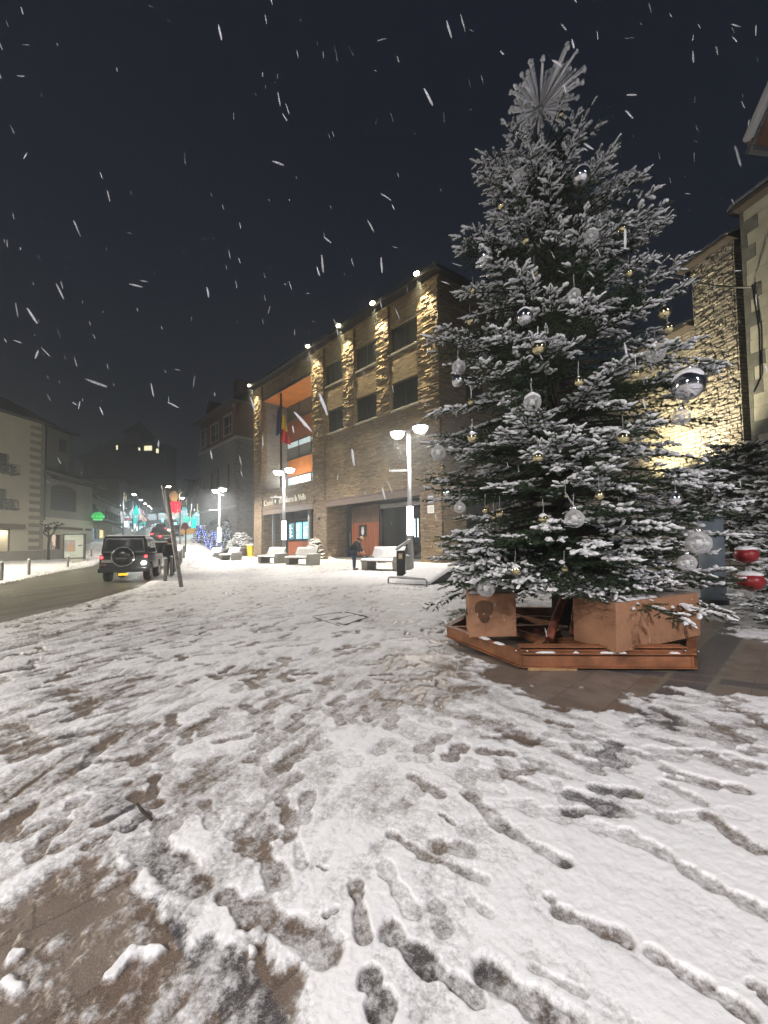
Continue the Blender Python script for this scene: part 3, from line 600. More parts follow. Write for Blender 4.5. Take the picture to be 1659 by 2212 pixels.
ZK = {5: 1.9235, 6: 1.952, 7: 1.005}
items = []
for s, x, y, r, k, sn in BB:
    px, py = Z(s, x, y); rp = r/ZK[s]*.54861; d = ray(px, py).normalized(); best = None
    # nearest point of the crown along this line of sight
    for t in np.arange(2.5, 9, .04):
        q = Vector((0, 0, CH))+d*t; cc = ctr(q.z)
        if math.hypot(q.x-cc[0], q.y-cc[1]) < rad(q.z)*.99: best = q-d*.06; break
    if best is None:
        t = (TC.y-.2)/d.y; best = Vector((0, 0, CH))+d*t
    ang = math.atan(math.hypot(px-CXP, py-CYP)/FPX); items.append((px, py, best, rp*best.y/FPX/((1+1/math.cos(ang))/2)*.97, k, sn))
zones = [('left edge', lambda p: p[0] < 1035+max(0, 520-p[1])*.30), ('left half', lambda p: p[0] < 1150), ('middle', lambda p: p[0] < 1265), ('right half', lambda p: p[0] < 1400), ('right edge', lambda p: True)]
ORD = ['topmost', 'second', 'third', 'fourth', 'fifth', 'sixth', 'seventh', 'eighth', 'ninth']
cnt = {}
for it in sorted(items, key=lambda q: q[1]):
    px, py, c0, r, k, sn = it; zn = next(n for n, f in zones if f(it)); key = (k, zn); j = cnt.get(key, 0); cnt[key] = j+1
    nm, on, grp = KN[k]; o = empty(on, c0, random.random()*3, f"{ORD[j]} {nm} bauble down the {zn} of the christmas tree"+(', capped with snow' if sn else ''), 'bauble', grp)
    MB().ball((0, 0, 0), r, 26, 17).build('ball', {'M': SILV, 'G': GLB, 'O': GOLDM}[k], o, True)
    MB().lathe((0, 0, 0), [(r*.26, r*.93), (r*.27, r*1.22), (r*.22, r*1.26)], 12).build('cap', CAPM, o, True)
    MB().tube([(0, 0, r*1.2), (.01, 0, r*1.6), (0, 0, r*1.2+.16)], .004, 5).build('hanger', mat('thin_wire', (.3, .3, .3), .4, .6), o)
    if k == 'G': MB().lathe((0, 0, 0), [(r*.1, -r*.25), (r*.26, -r*.3), (r*.28, r*.3), (r*.1, r*.34)], 12).build('inner_tube', FROST, o, True)
    if sn:
        m_ = MB(); n, mm = 18, 7; Vv = []
        for i in range(mm):
            th = i/(mm-1)*R_(62)
            for q in range(n):
                a = 2*math.pi*q/n; rr = r*(1.015+.10*math.cos(th)*random.uniform(.8, 1.2)) if i < mm-1 else r*1.005; t2 = th*(1+.18*math.sin(a*3+px)*(i/(mm-1)))
                Vv.append((rr*math.sin(t2)*math.cos(a), rr*math.sin(t2)*math.sin(a), rr*math.cos(t2)))
        m_.add(Vv, [(i*n+q, i*n+(q+1) % n, (i+1)*n+(q+1) % n, (i+1)*n+q) for i in range(mm-1) for q in range(n)]); m_.build('snow_cap', SNOW, o, True)
# --------------------------------------------------------------- stand of rust-orange beams
stand = empty('tree_stand', (TC.x, TC.y, 0), 0, 'rust-orange welded steel beam frame under the tall christmas tree', 'tree stand')
cor = [Vector((1.60, 4.52)), Vector((3.50, 4.40)), Vector((4.55, 5.7)), Vector((4.3, 7.3)), Vector((2.0, 7.7)), Vector((.98, 6.02))]
def beam(a, b, z0, h=.17, w=.10):
    a, b = Vector((a[0]-TC.x, a[1]-TC.y, 0)), Vector((b[0]-TC.x, b[1]-TC.y, 0)); d = (b-a); L = d.length; ang = math.atan2(d.y, d.x); M = Matrix.Translation(a) @ Matrix.Rotation(ang, 4, 'Z')
    m_ = MB(); e = .012
    m_.box(-.02, L+.02, -w/2, w/2, z0, z0+e, M); m_.box(-.02, L+.02, -w/2, w/2, z0+h-e, z0+h, M); m_.box(-.018, L+.018, -e/2, e/2, z0+e, z0+h-e, M); return m_
for i in range(6): beam(cor[i], cor[(i+1) % 6], .03+.001*(i % 2)).build('beam', RUST, stand)
for i in range(6): beam(cor[i]*.96+Vector((TC.x, TC.y))*.04, Vector((TC.x, TC.y))*.9+cor[i]*.1, .045+.0015*i, .13, .08).build('cross_beam', RUST, stand)
inner = [TC.xy*.5+c_*.5 for c_ in cor]
for i in range(6): beam(inner[i], inner[(i+1) % 6], .065+.001*i, .10, .06).build('cross_beam', RUST, stand)
beam((1.62, 4.62), (3.46, 4.5), .205, .05, .14).build('top_rail', RUST, stand)
s_ = MB()
for a, b in ((cor[5], cor[0]), (cor[0], cor[1])):
    for t in ((.35, .62), (.7, .8)) if a is cor[5] else ():
        p, q = a*(1-t[0])+b*t[0], a*(1-t[1])+b*t[1]; d = (q-p); ang = math.atan2(d.y, d.x); s_.pad(0, d.length, -.045, .045, .203, .018, .03, M=Matrix.Translation((p.x-TC.x, p.y-TC.y, 0)) @ Matrix.Rotation(ang, 4, 'Z'))
for t0_, t1_ in ((.08, .2), (.3, .34), (.46, .62), (.86, .93)):
    a, b = cor[0], cor[1]; p = a*(1-t0_)+b*t0_; q = a*(1-t1_)+b*t1_; s_.pad(0, (q-p).length, -.048, .0, .203, .012, .03, M=Matrix.Translation((p.x-TC.x, p.y-TC.y, 0)) @ Matrix.Rotation(math.atan2((q-p).y, (q-p).x), 4, 'Z'))
s_.build('snow_strip', SNOW, stand, True)
bt = MB()
for c_ in cor:
    for k in (-.06, .06): bt.ball((c_.x-TC.x+k, c_.y-TC.y-k*.3, .215), .014, 8, 5)
bt.build('bolts', GALV, stand)
for (x, y, lx, ly, nn) in ((1.95, 5.1, 2.66, 5.75, 'thick red-brown timber prop leaning on the trunk at the left'), (2.35, 5.25, 2.78, 5.8, 'thin red-brown timber prop leaning on the trunk, right of the thick one')):
    pr_ = MB().tube([(0, 0, 0), (lx-x, ly-y, .95)], [.055, .05], 10).build('timber_prop', planks('prop_wood', (.12, .03, .015), (.22, .06, .03), .05)); pr_.location = (x+.22, y, .2); tag(pr_, nn, 'prop', 'timber props bracing the christmas tree trunk')
wdg = MB().box(-.28, .28, -.05, .05, 0, .035).build('wooden_wedge', planks('pale_wood', (.35, .2, .09), (.5, .32, .16), .05), bevel=.004); wdg.location = G(1190, 1446, 0); wdg.rotation_euler.z = -.04; tag(wdg, 'flat pale timber wedge lying under the front beam of the tree stand', 'wedge')
# counterweight boxes
def cbox(cx_, cy_, e1, e2, z0, h, label, stains):
    o = empty('ballast_box', (cx_, cy_, z0), 0, label, 'ballast box', 'orange ballast boxes on the tree stand')
    e1, e2 = Vector(e1), Vector(e2); pl = [Vector((0, 0)), e1, e1+e2, e2]
    MB().prism([tuple(p) for p in pl], 0, h).build('body', BOXP, o, bevel=.012)
    t_ = MB(); 
    def f2(u, v): p = e1*u+e2*v; return (p.x, p.y)
    MB().prism([f2(.03, .06), f2(.97, .06), f2(.97, .94), f2(.03, .94)], h-.001, h+.012).build('lid', mat('weathered_grey_top', (.20, .18, .16), .8, noise=.35, nscale=5, bump=.4), o)
    for (u, zz, r1) in stains:
        nrm = Vector((e1.y, -e1.x)).normalized(); p = e1*u+nrm*.0035; dm = []
        for k in range(20):
            a = 2*math.pi*k/20; rr = r1*(1+.12*math.sin(3*a)+.06*random.random()); q = p+e1.normalized()*rr*math.cos(a); dm.append((q.x, q.y, zz+rr*1.25*math.sin(a)))
        MB().quad(*dm).build('damp_stain', mat('damp_stain', (.13, .06, .03), .6, noise=.3, nscale=9), o)
    sp_ = MB(); nrm = Vector((e1.y, -e1.x)).normalized()
    for q_ in range(7): p = e1*random.uniform(.06, .94)+nrm*.004; w_ = random.uniform(.008, .03); l_ = random.uniform(.02, .07); zz = random.uniform(.03, h-.1); d1_ = e1.normalized(); sp_.quad((p.x, p.y, zz), (p.x+d1_.x*w_, p.y+d1_.y*w_, zz+.01), (p.x+d1_.x*w_*.7, p.y+d1_.y*w_*.7, zz+l_), (p.x-d1_.x*w_*.2, p.y-d1_.y*w_*.2, zz+l_*.8))
    sp_.build('chips', mat('chipped_concrete', (.45, .36, .28), .8), o)
    MB().pad(.04*e1.length, .5*e1.length, .02, .12, h+.008, .02, .03, M=Matrix.Rotation(math.atan2(e1.y, e1.x), 4, 'Z')).build('snow_on_lid', SNOW, o, True)
    hk = MB().tube([(*f2(.12, .3), h), (*f2(.12, .3), h+.06), (*f2(.2, .3), h+.06), (*f2(.2, .3), h)], .007, 6); hk.build('lifting_loop', RUST, o); return o
cbox(1.13, 5.20, (.66, .03), (.10, .62), .205, .585, 'smaller orange ballast box with a round damp stain, left of the trunk', [(.33, .36, .12)])
cbox(2.63, 4.36, (1.56, .74), (-.20, .60), .215, .565, 'larger orange ballast box standing corner-on, right of the trunk', [])
# ================================================================== TOWN HALL
c0 = G(960, 1217); s5 = math.sqrt(.5); UL = 29.3
ORG = Vector((c0.x-s5*UL, c0.y+s5*UL, 0)); hall_rz, HF = local_frame(ORG, (s5, -s5))
hall = empty('town_hall', ORG, hall_rz, 'four-storey brown stone town hall with lit piers, orange loggia and square entrances', 'town hall')
def X(u): return UL-u
def hb(mb, u0, u1, y0, y1, z0, z1): return mb.box(X(u1), X(u0), y0, y1, z0, z1)
BACK = 12.
# wall skin: holes are (x0,x1,z0,z1)
wins = [(14.1, 11.25, 17.2, 19.35), (9.5, 6.65, 17.2, 19.35), (5.05, 2.1, 17.2, 19.35), (13.8, 11.25, 12.4, 14.7), (9.5, 6.65, 12.4, 14.7), (5.05, 2.1, 12.4, 14.7)]
holes = [(X(a), X(b), c, d) for a, b, c, d in wins]+[(X(27.1), X(16.3), 8.15, 19.45), (X(27.1), X(16.3), -1, 5.72), (X(14.0), X(2.05), -1, 5.72)]
MB().wall(0, UL-.02, 0, 21.55, holes, 0, .45).build('front_wall', FSTONE, hall)
pm = [(29.15, 27.15), (16.25, 14.2), (11.15, 9.55), (6.6, 5.1), (2.0, 0.0)]
for i, (a, b) in enumerate(pm):
    m_ = MB(); zb = 8.15 if 0 < i else 0; zb = [0, 5.9, 12.3, 12.3, 0][i]
    # every pier is laid up with courses of uneven depth, so the light from above rakes over it
    z = zb
    while z < 21.2:
        h = random.uniform(.08, .16); x = X(a)
        while x < X(b)-.05:
            l = min(random.uniform(.25, .75), X(b)-x)
            if X(b)-x-l < .2: l = X(b)-x
            d = random.choice([.02, .04, .06, .12])+random.uniform(0, .03); m_.box(x+.006, x+l-.006, -d-.12, .0-.002, z+.006, min(21.3, z+h)-.006); x += l
        z += h
    m_.build('pier', FSTONE, hall)
# ground floor piers stand proud too
for a, b in ((29.15, 27.15), (16.25, 14.05), (2.0, .0)):
    m_ = MB(); z = 0.
    while z < 5.7:
        h = random.uniform(.14, .26); x = X(a)
        while x < X(b)-.05:
            l = min(random.uniform(.35, .95), X(b)-x)
            if X(b)-x-l < .2: l = X(b)-x
            d = random.uniform(.02, .07); m_.box(x+.006, x+l-.006, -d-(.16 if a in (29.15, 2.0) else .04), -.004, z+.006, z+h-.006); x += l
        z += h
    m_.build('ground_pier', FSTONE, hall)
# body behind: sides, back
MB().box(.02, .45, .46, BACK, 0, 21.5).build('side_wall', FSTONE, hall)
sd = Vector((1.437, 1)).normalized()  # the right-hand flank, not quite square to the front
loc = lambda p: (p.x*math.cos(-hall_rz)-p.y*math.sin(-hall_rz), p.x*math.sin(-hall_rz)+p.y*math.cos(-hall_rz))
sx, sy = loc(sd); LS = 12.
fl = empty('flank', (UL, 0, 0), math.atan2(sy, sx)); fl.parent = hall
MB().wall(.05, LS, 0, 21.5, [(2.4, 5.0, -1, 5.6), (6.2, 8.6, -1, 5.6), (2.6, 4.8, 12.4, 14.7)], 0, .4).build('flank_wall', FSTONE, fl)
for a, b in ((2.4, 5.0), (6.2, 8.6)): MB().box(a, b, .25, .29, 0, 5.6).build('flank_glass', GLASSD, fl)
MB().box(2.6, 4.8, .2, .24, 12.4, 14.7).build('flank_glass', GLASSD, fl)
ex, ey = sx*LS, sy*LS
MB().prism([(-.25, -.75), (UL+.35, -.75), (UL+ex+.9, ey-.2), (UL+ex-.5, BACK+5), (-.25, BACK)], 21.55, 21.78).build('roof', ROOFD, hall)
MB().prism([(-.3, -.82), (UL+.4, -.82), (UL+.4, -.75), (-.3, -.75)], 21.5, 21.86).build('gutter', mat('zinc_edge', (.12, .125, .13), .35, .6), hall)
MB().pad(.0, UL, -.6, 4, 21.78, .12, .4).build('roof_snow', SNOW, hall, True)
# windows
for a, b, c_, d in wins:
    f = MB(); x0, x1 = X(a), X(b); t = .09
    f.box(x0, x1, .16, .26, c_, c_+t).box(x0, x1, .16, .26, d-t, d).box(x0, x0+t, .16, .26, c_+t, d-t).box(x1-t, x1, .16, .26, c_+t, d-t).box((x0+x1)/2-.04, (x0+x1)/2+.04, .165, .255, c_+t, d-t)
    o = f.build('window', ANTH, hall); MB().quad((x0+t, .21, c_+t), (x1-t, .21, c_+t), (x1-t, .21, d-t), (x0+t, .21, d-t)).build('pane', GLASSD, o)
    MB().box(x0-.05, x1+.05, -.10, .12, c_-.14, c_-.002).build('sill', mat('pale_sill', (.35, .34, .31), .5), o); MB().pad(x0, x1, -.09, .1, c_-.002, .05, .05).build('sill_snow', SNOW, o, True)
# loggia
lx0, lx1, ly = X(27.1), X(16.3), 3.4
MB().box(lx0-.4, lx0-.003, .46, ly+.3, 7.8, 19.6).build('loggia_side', GREYST, hall); MB().box(lx1+.003, lx1+.4, .46, ly+.3, 7.8, 19.6).build('loggia_side', GREYST, hall)
MB().box(lx0, lx1, .451, ly+.3, 7.85, 8.12).build('loggia_floor', CONC, hall)
MB().quad((lx0, .02, 19.44), (lx0, ly+.3, 19.44), (lx1, ly+.3, 19.44), (lx1, .02, 19.44)).build('loggia_ceiling', ORANGE, hall)
MB().box(lx0, lx1, -.06, .03, 19.36, 19.62).build('fascia', ROOFD, hall)
wx0 = X(27.05)+.0
MB().box(lx0, wx0+.02, ly, ly+.2, 8.12, 19.4).build('rear_panel', GREYST, hall)
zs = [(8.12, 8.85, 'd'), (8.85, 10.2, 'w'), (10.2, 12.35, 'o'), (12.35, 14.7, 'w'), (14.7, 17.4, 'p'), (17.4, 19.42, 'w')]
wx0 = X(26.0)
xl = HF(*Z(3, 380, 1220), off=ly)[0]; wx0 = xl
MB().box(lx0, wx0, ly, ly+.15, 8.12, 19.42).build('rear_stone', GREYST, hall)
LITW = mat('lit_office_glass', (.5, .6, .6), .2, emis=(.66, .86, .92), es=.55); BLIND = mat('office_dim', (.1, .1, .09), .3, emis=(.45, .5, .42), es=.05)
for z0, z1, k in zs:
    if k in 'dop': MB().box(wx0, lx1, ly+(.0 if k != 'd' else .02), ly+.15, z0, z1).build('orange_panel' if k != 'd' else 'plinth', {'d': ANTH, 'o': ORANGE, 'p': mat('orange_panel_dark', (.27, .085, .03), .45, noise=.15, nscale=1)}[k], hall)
    else:
        nb = 4; ww = (lx1-wx0)/nb; f = MB(); f.box(wx0, lx1, ly-.12, ly+.1, z0, z0+.14).box(wx0, lx1, ly-.05, ly+.1, z1-.1, z1)
        for i in range(nb+1): f.box(wx0+ww*i-.06*(i > 0), wx0+ww*i+.06*(i < nb), ly-.05, ly+.1, z0+.14, z1-.1)
        o = f.build('window_band', ANTH, hall)
        for i in range(nb):
            a, b = wx0+ww*i+.06, wx0+ww*(i+1)-.06; m1_ = {8.85: LITW, 12.35: BLIND, 17.4: mat('curtained', (.10, .10, .085), .25)}[z0]
            MB().quad((a, ly+.03, z0+.14), (b, ly+.03, z0+.14), (b, ly+.03, z1-.1), (a, ly+.03, z1-.1)).build('pane', m1_, o)
            if z0 == 12.35: MB().box(a, b, ly+.005, ly+.02, z1-.75, z1-.1).build('lit_top_light', LITW, o)
for u_ in (24., 19.): light('AREA', (X(u_), 1.9, 8.3), 420, (1, .88, .70), hall, .8, (X(u_), 2.2, 19))
# entrances
REC = 2.5
def recess(x0, x1, name):
    MB().box(x0-.3, x0-.003, .46, REC+.3, 0, 5.9).build('recess_side', FSTONE, hall); MB().box(x1+.003, x1+.3, .46, REC+.3, 0, 5.9).build('recess_side', FSTONE, hall)
    MB().quad((x0, .02, 5.71), (x0, REC+.3, 5.71), (x1, REC+.3, 5.71), (x1, .02, 5.71)).build('recess_ceiling', mat('brown_soffit', (.20, .12, .08), .5), hall)
    MB().box(x0, x1, -.10, .12, 5.18, 5.70).build('lintel', mat('brown_lintel', (.12, .085, .065), .55, noise=.2), hall)
    MB().box(x0-.2, x1+.2, -.20, -.06, 5.74, 5.86).build('lintel_cap', mat('brown_lintel'), hall)
recess(X(27.1), X(16.3), 'a'); recess(X(14.0), X(2.05), 'b')
# smaller entrance: glazed back with three lit notice screens, dark wood above, red wood below
x0, x1 = X(27.1), X(16.3)
MB().box(x0, x1, REC, REC+.2, 0, 5.7).build('back_glass', GLASSD, hall)
MB().box(X(25.3), X(20.4), REC-.10, REC-.004, .1, 1.9).build('counter', WOODR, hall)
MB().box(X(25.3), X(20.4), REC-.14, REC-.004, 1.92, 4.55).build('notice_frame', BLACKP, hall)
SCR = mat('notice_screen', (.1, .3, .4), .3, emis=(.25, .75, .95), es=1.5); SCR2 = mat('notice_text', (.8, .9, .9), .3, emis=(.75, .95, 1), es=2.4)
for i, (a, b, d) in enumerate(((25.0, 23.9, .35), (23.4, 22.2, 1), (21.9, 20.7, 1))):
    o = MB().box(X(a), X(b), REC-.17, REC-.145, 2.2, 4.15).build('screen', SCR if d == 1 else mat('notice_screen_dim', (.05, .12, .15), .3, emis=(.15, .45, .55), es=.5), hall)
    t_ = MB()
    for r_ in range(9):
        zz = 2.35+r_*.19; xx = X(a)+.12
        if (i, r_) in ((1, 3), (2, 7)): continue
        t_.box(xx, xx+random.uniform(.25, .85)*(X(b)-X(a)-.24), REC-.174, REC-.171, zz, zz+.07+.05*(i == 2 and r_ < 4))
    t_.build('notice_lines', SCR2, o)
for u_ in (26.5, 18.6): MB().box(X(u_)-.14, X(u_)+.14, .9, 1.2, 0, 5.7).build('inner_post', GALV, hall)
MB().box(X(19.9), X(16.4), REC-.12, REC-.004, .1, 5.2).build('wood_cladding', WOODD, hall)
# main entrance: stone return, tall dark glass, red wooden panel with crest plaque, curtain glass at right
x0, x1 = X(14.0), X(2.05)
MB().box(x0, x1, REC, REC+.2, 0, 5.7).build('back_glass', GLASSD, hall)
MB().box(X(13.05), X(9.15), REC-.16, REC-.004, .35, 3.55).build('entrance_panel', WOODR, hall); MB().box(X(13.05), X(9.15), REC-.14, REC-.004, 3.552, 5.2).build('upper_panel', WOODD, hall)
pq = MB().box(X(11.95), X(10.75), REC-.20, REC-.165, 2.2, 3.35).build('crest_plaque', BLACKP, hall)
CR = mat('crest_white', (.75, .75, .72), .5); cx_ = X(11.35)
sh = [(cx_+.22*math.sin(t)*(.95 if t < 0 else .95), 2.75-.36*math.cos(t)) for t in np.linspace(-math.pi*.78, math.pi*.78, 20)]
MB().prism([(cx_-.17, 2.93), (cx_-.20, 2.62), (cx_-.12, 2.42), (cx_, 2.30), (cx_+.12, 2.42), (cx_+.20, 2.62), (cx_+.17, 2.93)], REC-.225, REC-.203, 'Y').build('crest_shield', CR, pq)
MB().prism([(cx_-.15, 2.95), (cx_-.17, 3.10), (cx_-.06, 3.06), (cx_, 3.18), (cx_+.06, 3.06), (cx_+.17, 3.10), (cx_+.15, 2.95)], REC-.225, REC-.203, 'Y').build('crest_crown', CR, pq)
for a, b in ((8.95, 8.75), (5.6, 5.5), (14.0, 13.9)): MB().box(X(a), X(b), REC-.15, REC-.004, 0, 5.2).build('mullion', ANTH, hall)
MB().box(X(8.9), X(2.1), REC-.2, REC-.005, 4.75, 5.12).build('transom', GALV, hall)
MB().tube([(X(13.4), REC-.1, 1.0), (X(13.4), REC-.1, 2.6)], .03, 8).build('door_handle', GALV, hall)
for u_ in (4.9, 4.55): MB().box(X(u_), X(u_)+.12, REC-.03, REC-.006, 2.0, 3.6).build('strip_light', mat('cool_strip', (.6, .8, .9), .3, emis=(.7, .9, 1), es=1.6), hall)
MB().box(X(14.0), X(2.05), .5, REC+.3, .003, .16).build('step', CONC, hall)
# lettering over the small entrance, with the round crest after the first word
LET = mat('pale_letters', (.80, .76, .66), .4); RZ = (R_(90), 0, 0)
ftext("Com\u00fa", .95, (X(26.75), -.09, 6.28), RZ, LET, hall, ext=.04, sx=.95)
ftext("d'Andorra la Vella", .95, (X(23.15), -.09, 6.28), RZ, LET, hall, ext=.04, sx=.80)
em = MB().lathe((X(23.9), -.07, 6.62), [(.42, .0), (.46, -.03), (.42, -.06)], 20, 'Y').build('round_crest', ANTH, hall)
e2 = MB().prism([(X(23.9)-.17, 6.80), (X(23.9)-.18, 6.55), (X(23.9), 6.34), (X(23.9)+.18, 6.55), (X(23.9)+.17, 6.80)], -.16, -.135, 'Y'); e2.prism([(X(23.9)-.2, 7.06), (X(23.9)-.34, 7.3), (X(23.9)-.1, 7.18), (X(23.9), 7.36), (X(23.9)+.1, 7.18), (X(23.9)+.34, 7.3), (X(23.9)+.2, 7.06)], -.12, -.09, 'Y'); e2.build('crest_device', LET, em)
# two plaques on the right pier, small shield on the middle pier
a_ = MB().box(X(1.22), X(.62), -.30, -.262, 4.36, 5.05).build('street_plaque', mat('blue_grey_plaque', (.16, .17, .20), .5), hall)
for i, (w_, zz) in enumerate(((.44, 4.86), (.30, 4.68), (.38, 4.5))): MB().box(X(.92)-w_/2, X(.92)+w_/2, -.304, -.3005, zz, zz+.07).build('plaque_line', CR, a_)
a_ = MB().box(X(1.22), X(.62), -.30, -.262, 3.68, 4.27).build('notice_plaque', CR, hall)
for i in range(4): MB().box(X(1.15), X(.69), -.304, -.3005, 3.78+i*.11, 3.81+i*.11).build('plaque_line', mat('grey_ink', (.3, .3, .3), .6), a_)
MB().box(X(15.35), X(15.25), -.2, -.125, 3.95, 4.2).box(X(15.15), X(15.05), -.2, -.125, 3.95, 4.2).build('wall_bracket', ANTH, hall)
# floodlights on the roof edge
for i, u_ in enumerate((28.5, 15.5, 10.5, 5.95, 1.15)):
    p = ORG+Matrix.Rotation(hall_rz, 3, 'Z') @ Vector((X(u_), -1.15, 0)); o = empty('floodlight', (p.x, p.y, 21.6), hall_rz, ['leftmost', 'second', 'third', 'fourth', 'rightmost'][i]+' of the five glowing floodlights along the town hall roof edge', 'floodlight', 'floodlights along the town hall roof edge')
    MB().box(-.22, .22, -.16, .16, -.02, .14).build('housing', ANTH, o, bevel=.02); MB().ball((0, 0, -.06), (.24, .18, .12), 12, 7).build('lens', LAMPW, o, True); MB().tube([(0, .1, .05), (0, .62, -.02)], .03, 6).build('arm', ANTH, o)
    light('SPOT', (0, .42, -.40), 30000 if i else 26000, (1, .82, .44), o, .05, (0, .96, -15), 16, 1.)
    light('SPOT', (0, .22, -.40), 5000, (1, .84, .50), o, .05, (0, 1.1, -7), 78, 1.)
# the uplight on the stone return of the main entrance
light('SPOT', (X(13.75), .9, .25), 60, (1, .85, .5), hall, .05, (X(14.0), .5, 4), 70, .8)
o = MB().ball((0, 0, 0), .09, 10, 6).build('ground_spotlight', LAMPE); o.location = ORG+Matrix.Rotation(hall_rz, 3, 'Z') @ Vector((X(13.8), .25, .1)); tag(o, 'tiny glowing spotlight at the foot of the stone pier, left of the main entrance', 'spotlight')
# flagpole with hanging flag
fp = P(*Z(2, 1060, 985), 44.2); o = empty('flagpole', (fp.x, fp.y, 0), 0, 'dark flagpole with a limp blue, yellow and red flag before the loggia', 'flagpole')
ztop = P(*Z(2, 1056, 258), 44.2).z
MB().tube([(0, 0, 0), (0, 0, ztop)], [.16, .12], 10).build('pole', BLACKP, o, True)
def cloth(x0, x1, y, z0, z1, seed, sl=0.):
    m_ = MB(); n, k = 10, 16; Vv = []
    for j in range(k+1):
        for i in range(n+1):
            u, v_ = i/n, j/k; Vv.append((x0+(x1-x0)*u*(1-.35*(1-v_))+sl*v_, y+.12*math.sin(u*9+v_*3+seed), z1+(z0-z1)*v_-.5*u*(1-v_)*.6-.35*u))
    m_.add(Vv, [(j*(n+1)+i, j*(n+1)+i+1, (j+1)*(n+1)+i+1, (j+1)*(n+1)+i) for j in range(k) for i in range(n)]); return m_
zt_, zb_ = P(*Z(2, 1060, 450), 44.2).z, P(*Z(2, 1080, 760), 44.2).z
FB, FY, FR = mat('flag_blue', (.02, .02, .16), .7), mat('flag_yellow', (.75, .55, .04), .7), mat('flag_red', (.55, .02, .03), .7)
hgt = zt_-zb_
cloth(-.15, -.62, .02, zb_+hgt*.30, zt_+.8, 0).build('blue_band', FB, o, True)
cloth(.05, .75, -.02, zb_+hgt*.44, zt_, 1.).build('yellow_band', FY, o, True)
cloth(.10, 1.15, -.06, zb_, zt_-hgt*.52, 2.).build('red_band', FR, o, True)
# ================================================================== RED-AND-STONE BUILDING
dirL = Vector((s5, -s5)); ro = Vector((-21.6, 55.5)); LL = 15.; org2 = ro-dirL*LL
r_rz, RF = local_frame(org2, dirL)
red = empty('stone_house', (org2.x, org2.y, 0), r_rz, 'tall dark-red gabled house on a pale stone base beside the town hall', 'house')
def wz(zx, zy): return RF(*Z(2, zx, zy))
zc = 17.4
hw = [(wz(245, 960)[0], wz(262, 960)[0]+.4, 11.2, 13.4), (wz(325, 900)[0], wz(355, 900)[0], 11.0, 13.6), (wz(395, 890)[0], wz(420, 890)[0], 11.0, 13.9), (wz(500, 850)[0], wz(528, 850)[0], 10.6, 14.2)]
arch = [(wz(330, 1650)[0], wz(400, 1650)[0]), (wz(460, 1650)[0], wz(545, 1650)[0])]
MB().wall(0, LL, 0, zc, [(a, b, c_, d) for a, b, c_, d in hw]+[(a, b, -1, 4.2) for a, b in arch], 0, .5).build('stone_wall', GREYST, red)
for a, b, c_, d in hw: MB().box(a, b, .3, .35, c_, d).build('window', GLASSD, red)
for a, b in arch:
    m_ = MB(); n = 14; cc = (a+b)/2; rr = (b-a)/2
    pts = [(cc+rr*math.cos(math.pi*i/n), 4.2+rr*.9*math.sin(math.pi*i/n)) for i in range(n+1)]
    m_.prism(pts, -.03, -.006, 'Y'); m_.box(a, b, .25, .3, 0, 4.2); o = m_.build('arched_window', GLASSD, red)
    m_ = MB(); m_.tube([(p[0]+(p[0]-cc)*.12, -.04, p[1]+(p[1]-4.2)*.12) for p in pts], .12, 5); m_.build('arch_trim', GSTONE, o)
q = MB()
for i in range(40):
    z0 = i*.435; q.box(LL-(.95 if i % 2 else .6), LL+.06, -.06, .5 if i % 2 else .9, z0, z0+.41)
q.build('quoins', GSTONE, red)
mm = MB().box(LL-.5, LL, .502, 12, 0, zc); mm.build('stone_flank', GREYST, red)
MB().box(-.15, LL+.2, -.25, .1, zc+.002, zc+.35).box(LL-.1, LL+.2, .1, 12, zc+.002, zc+.35).build('cornice', mat('pale_cornice', (.34, .33, .31), .7), red)
MB().box(-.1, LL+.1, -.12, -.004, 7.2, 7.5).build('string_course', mat('pale_cornice'), red)
zr_ = 23.2
rw = [(*[wz(x_, 600)[0] for x_ in (225, 285)], 18.6, 21.4), (*[wz(x_, 600)[0] for x_ in (335, 410)], 18.6, 21.4), (*[wz(x_, 600)[0] for x_ in (470, 550)], 18.6, 21.6)]
MB().wall(.1, LL-.1, zc+.353, zr_, rw, .1, .4).build('red_wall', REDWALL, red); MB().box(LL-.5, LL-.1, .502, 12, zc+.353, zr_).build('red_flank', REDWALL, red)
for a, b, c_, d in rw:
    f = MB(); f.box(a-.15, b+.15, .0, .12, d, d+.2).box(a-.15, a, .0, .12, c_, d).box(b, b+.15, .0, .12, c_, d).box(a-.15, b+.15, -.02, .12, c_-.2, c_); o = f.build('window', mat('pale_cornice'), red)
    MB().box(a, b, .3, .34, c_, d).build('pane', GLASSD, o)
    MB().box((a+b)/2-.06, (a+b)/2+.06, .24, .298, c_, d).box(a, b, .24, .298, (c_+d)/2-.05, (c_+d)/2+.05).build('glazing_bars', mat('pale_cornice'), o)
rf = MB(); rf.add([(-1.3, -1.2, zr_-.35), (LL+.9, -1.2, zr_-.35), (LL+.9, 12, zr_-.1), (-1.3, 12, zr_-.1), (2.5, 5, zr_+3.6), (LL-2, 5, zr_+3.6)], [(0, 1, 5, 4), (1, 2, 5), (2, 3, 4, 5), (3, 0, 4), (3, 2, 1, 0)]); rf.build('roof', mat('dark_slate', (.04, .033, .03), .8, noise=.3, nscale=2), red)
dz = MB(); dz.prism([(4.2, zr_-.2), (5.6, zr_+2.3), (7., zr_-.2)], -.6, 4.5, 'Y'); dz.build('gable', REDWALL, red)
MB().box(9.3, 10.9, 2.0, 3.6, zr_+.5, zr_+5.0).build('chimney', REDWALL, red)
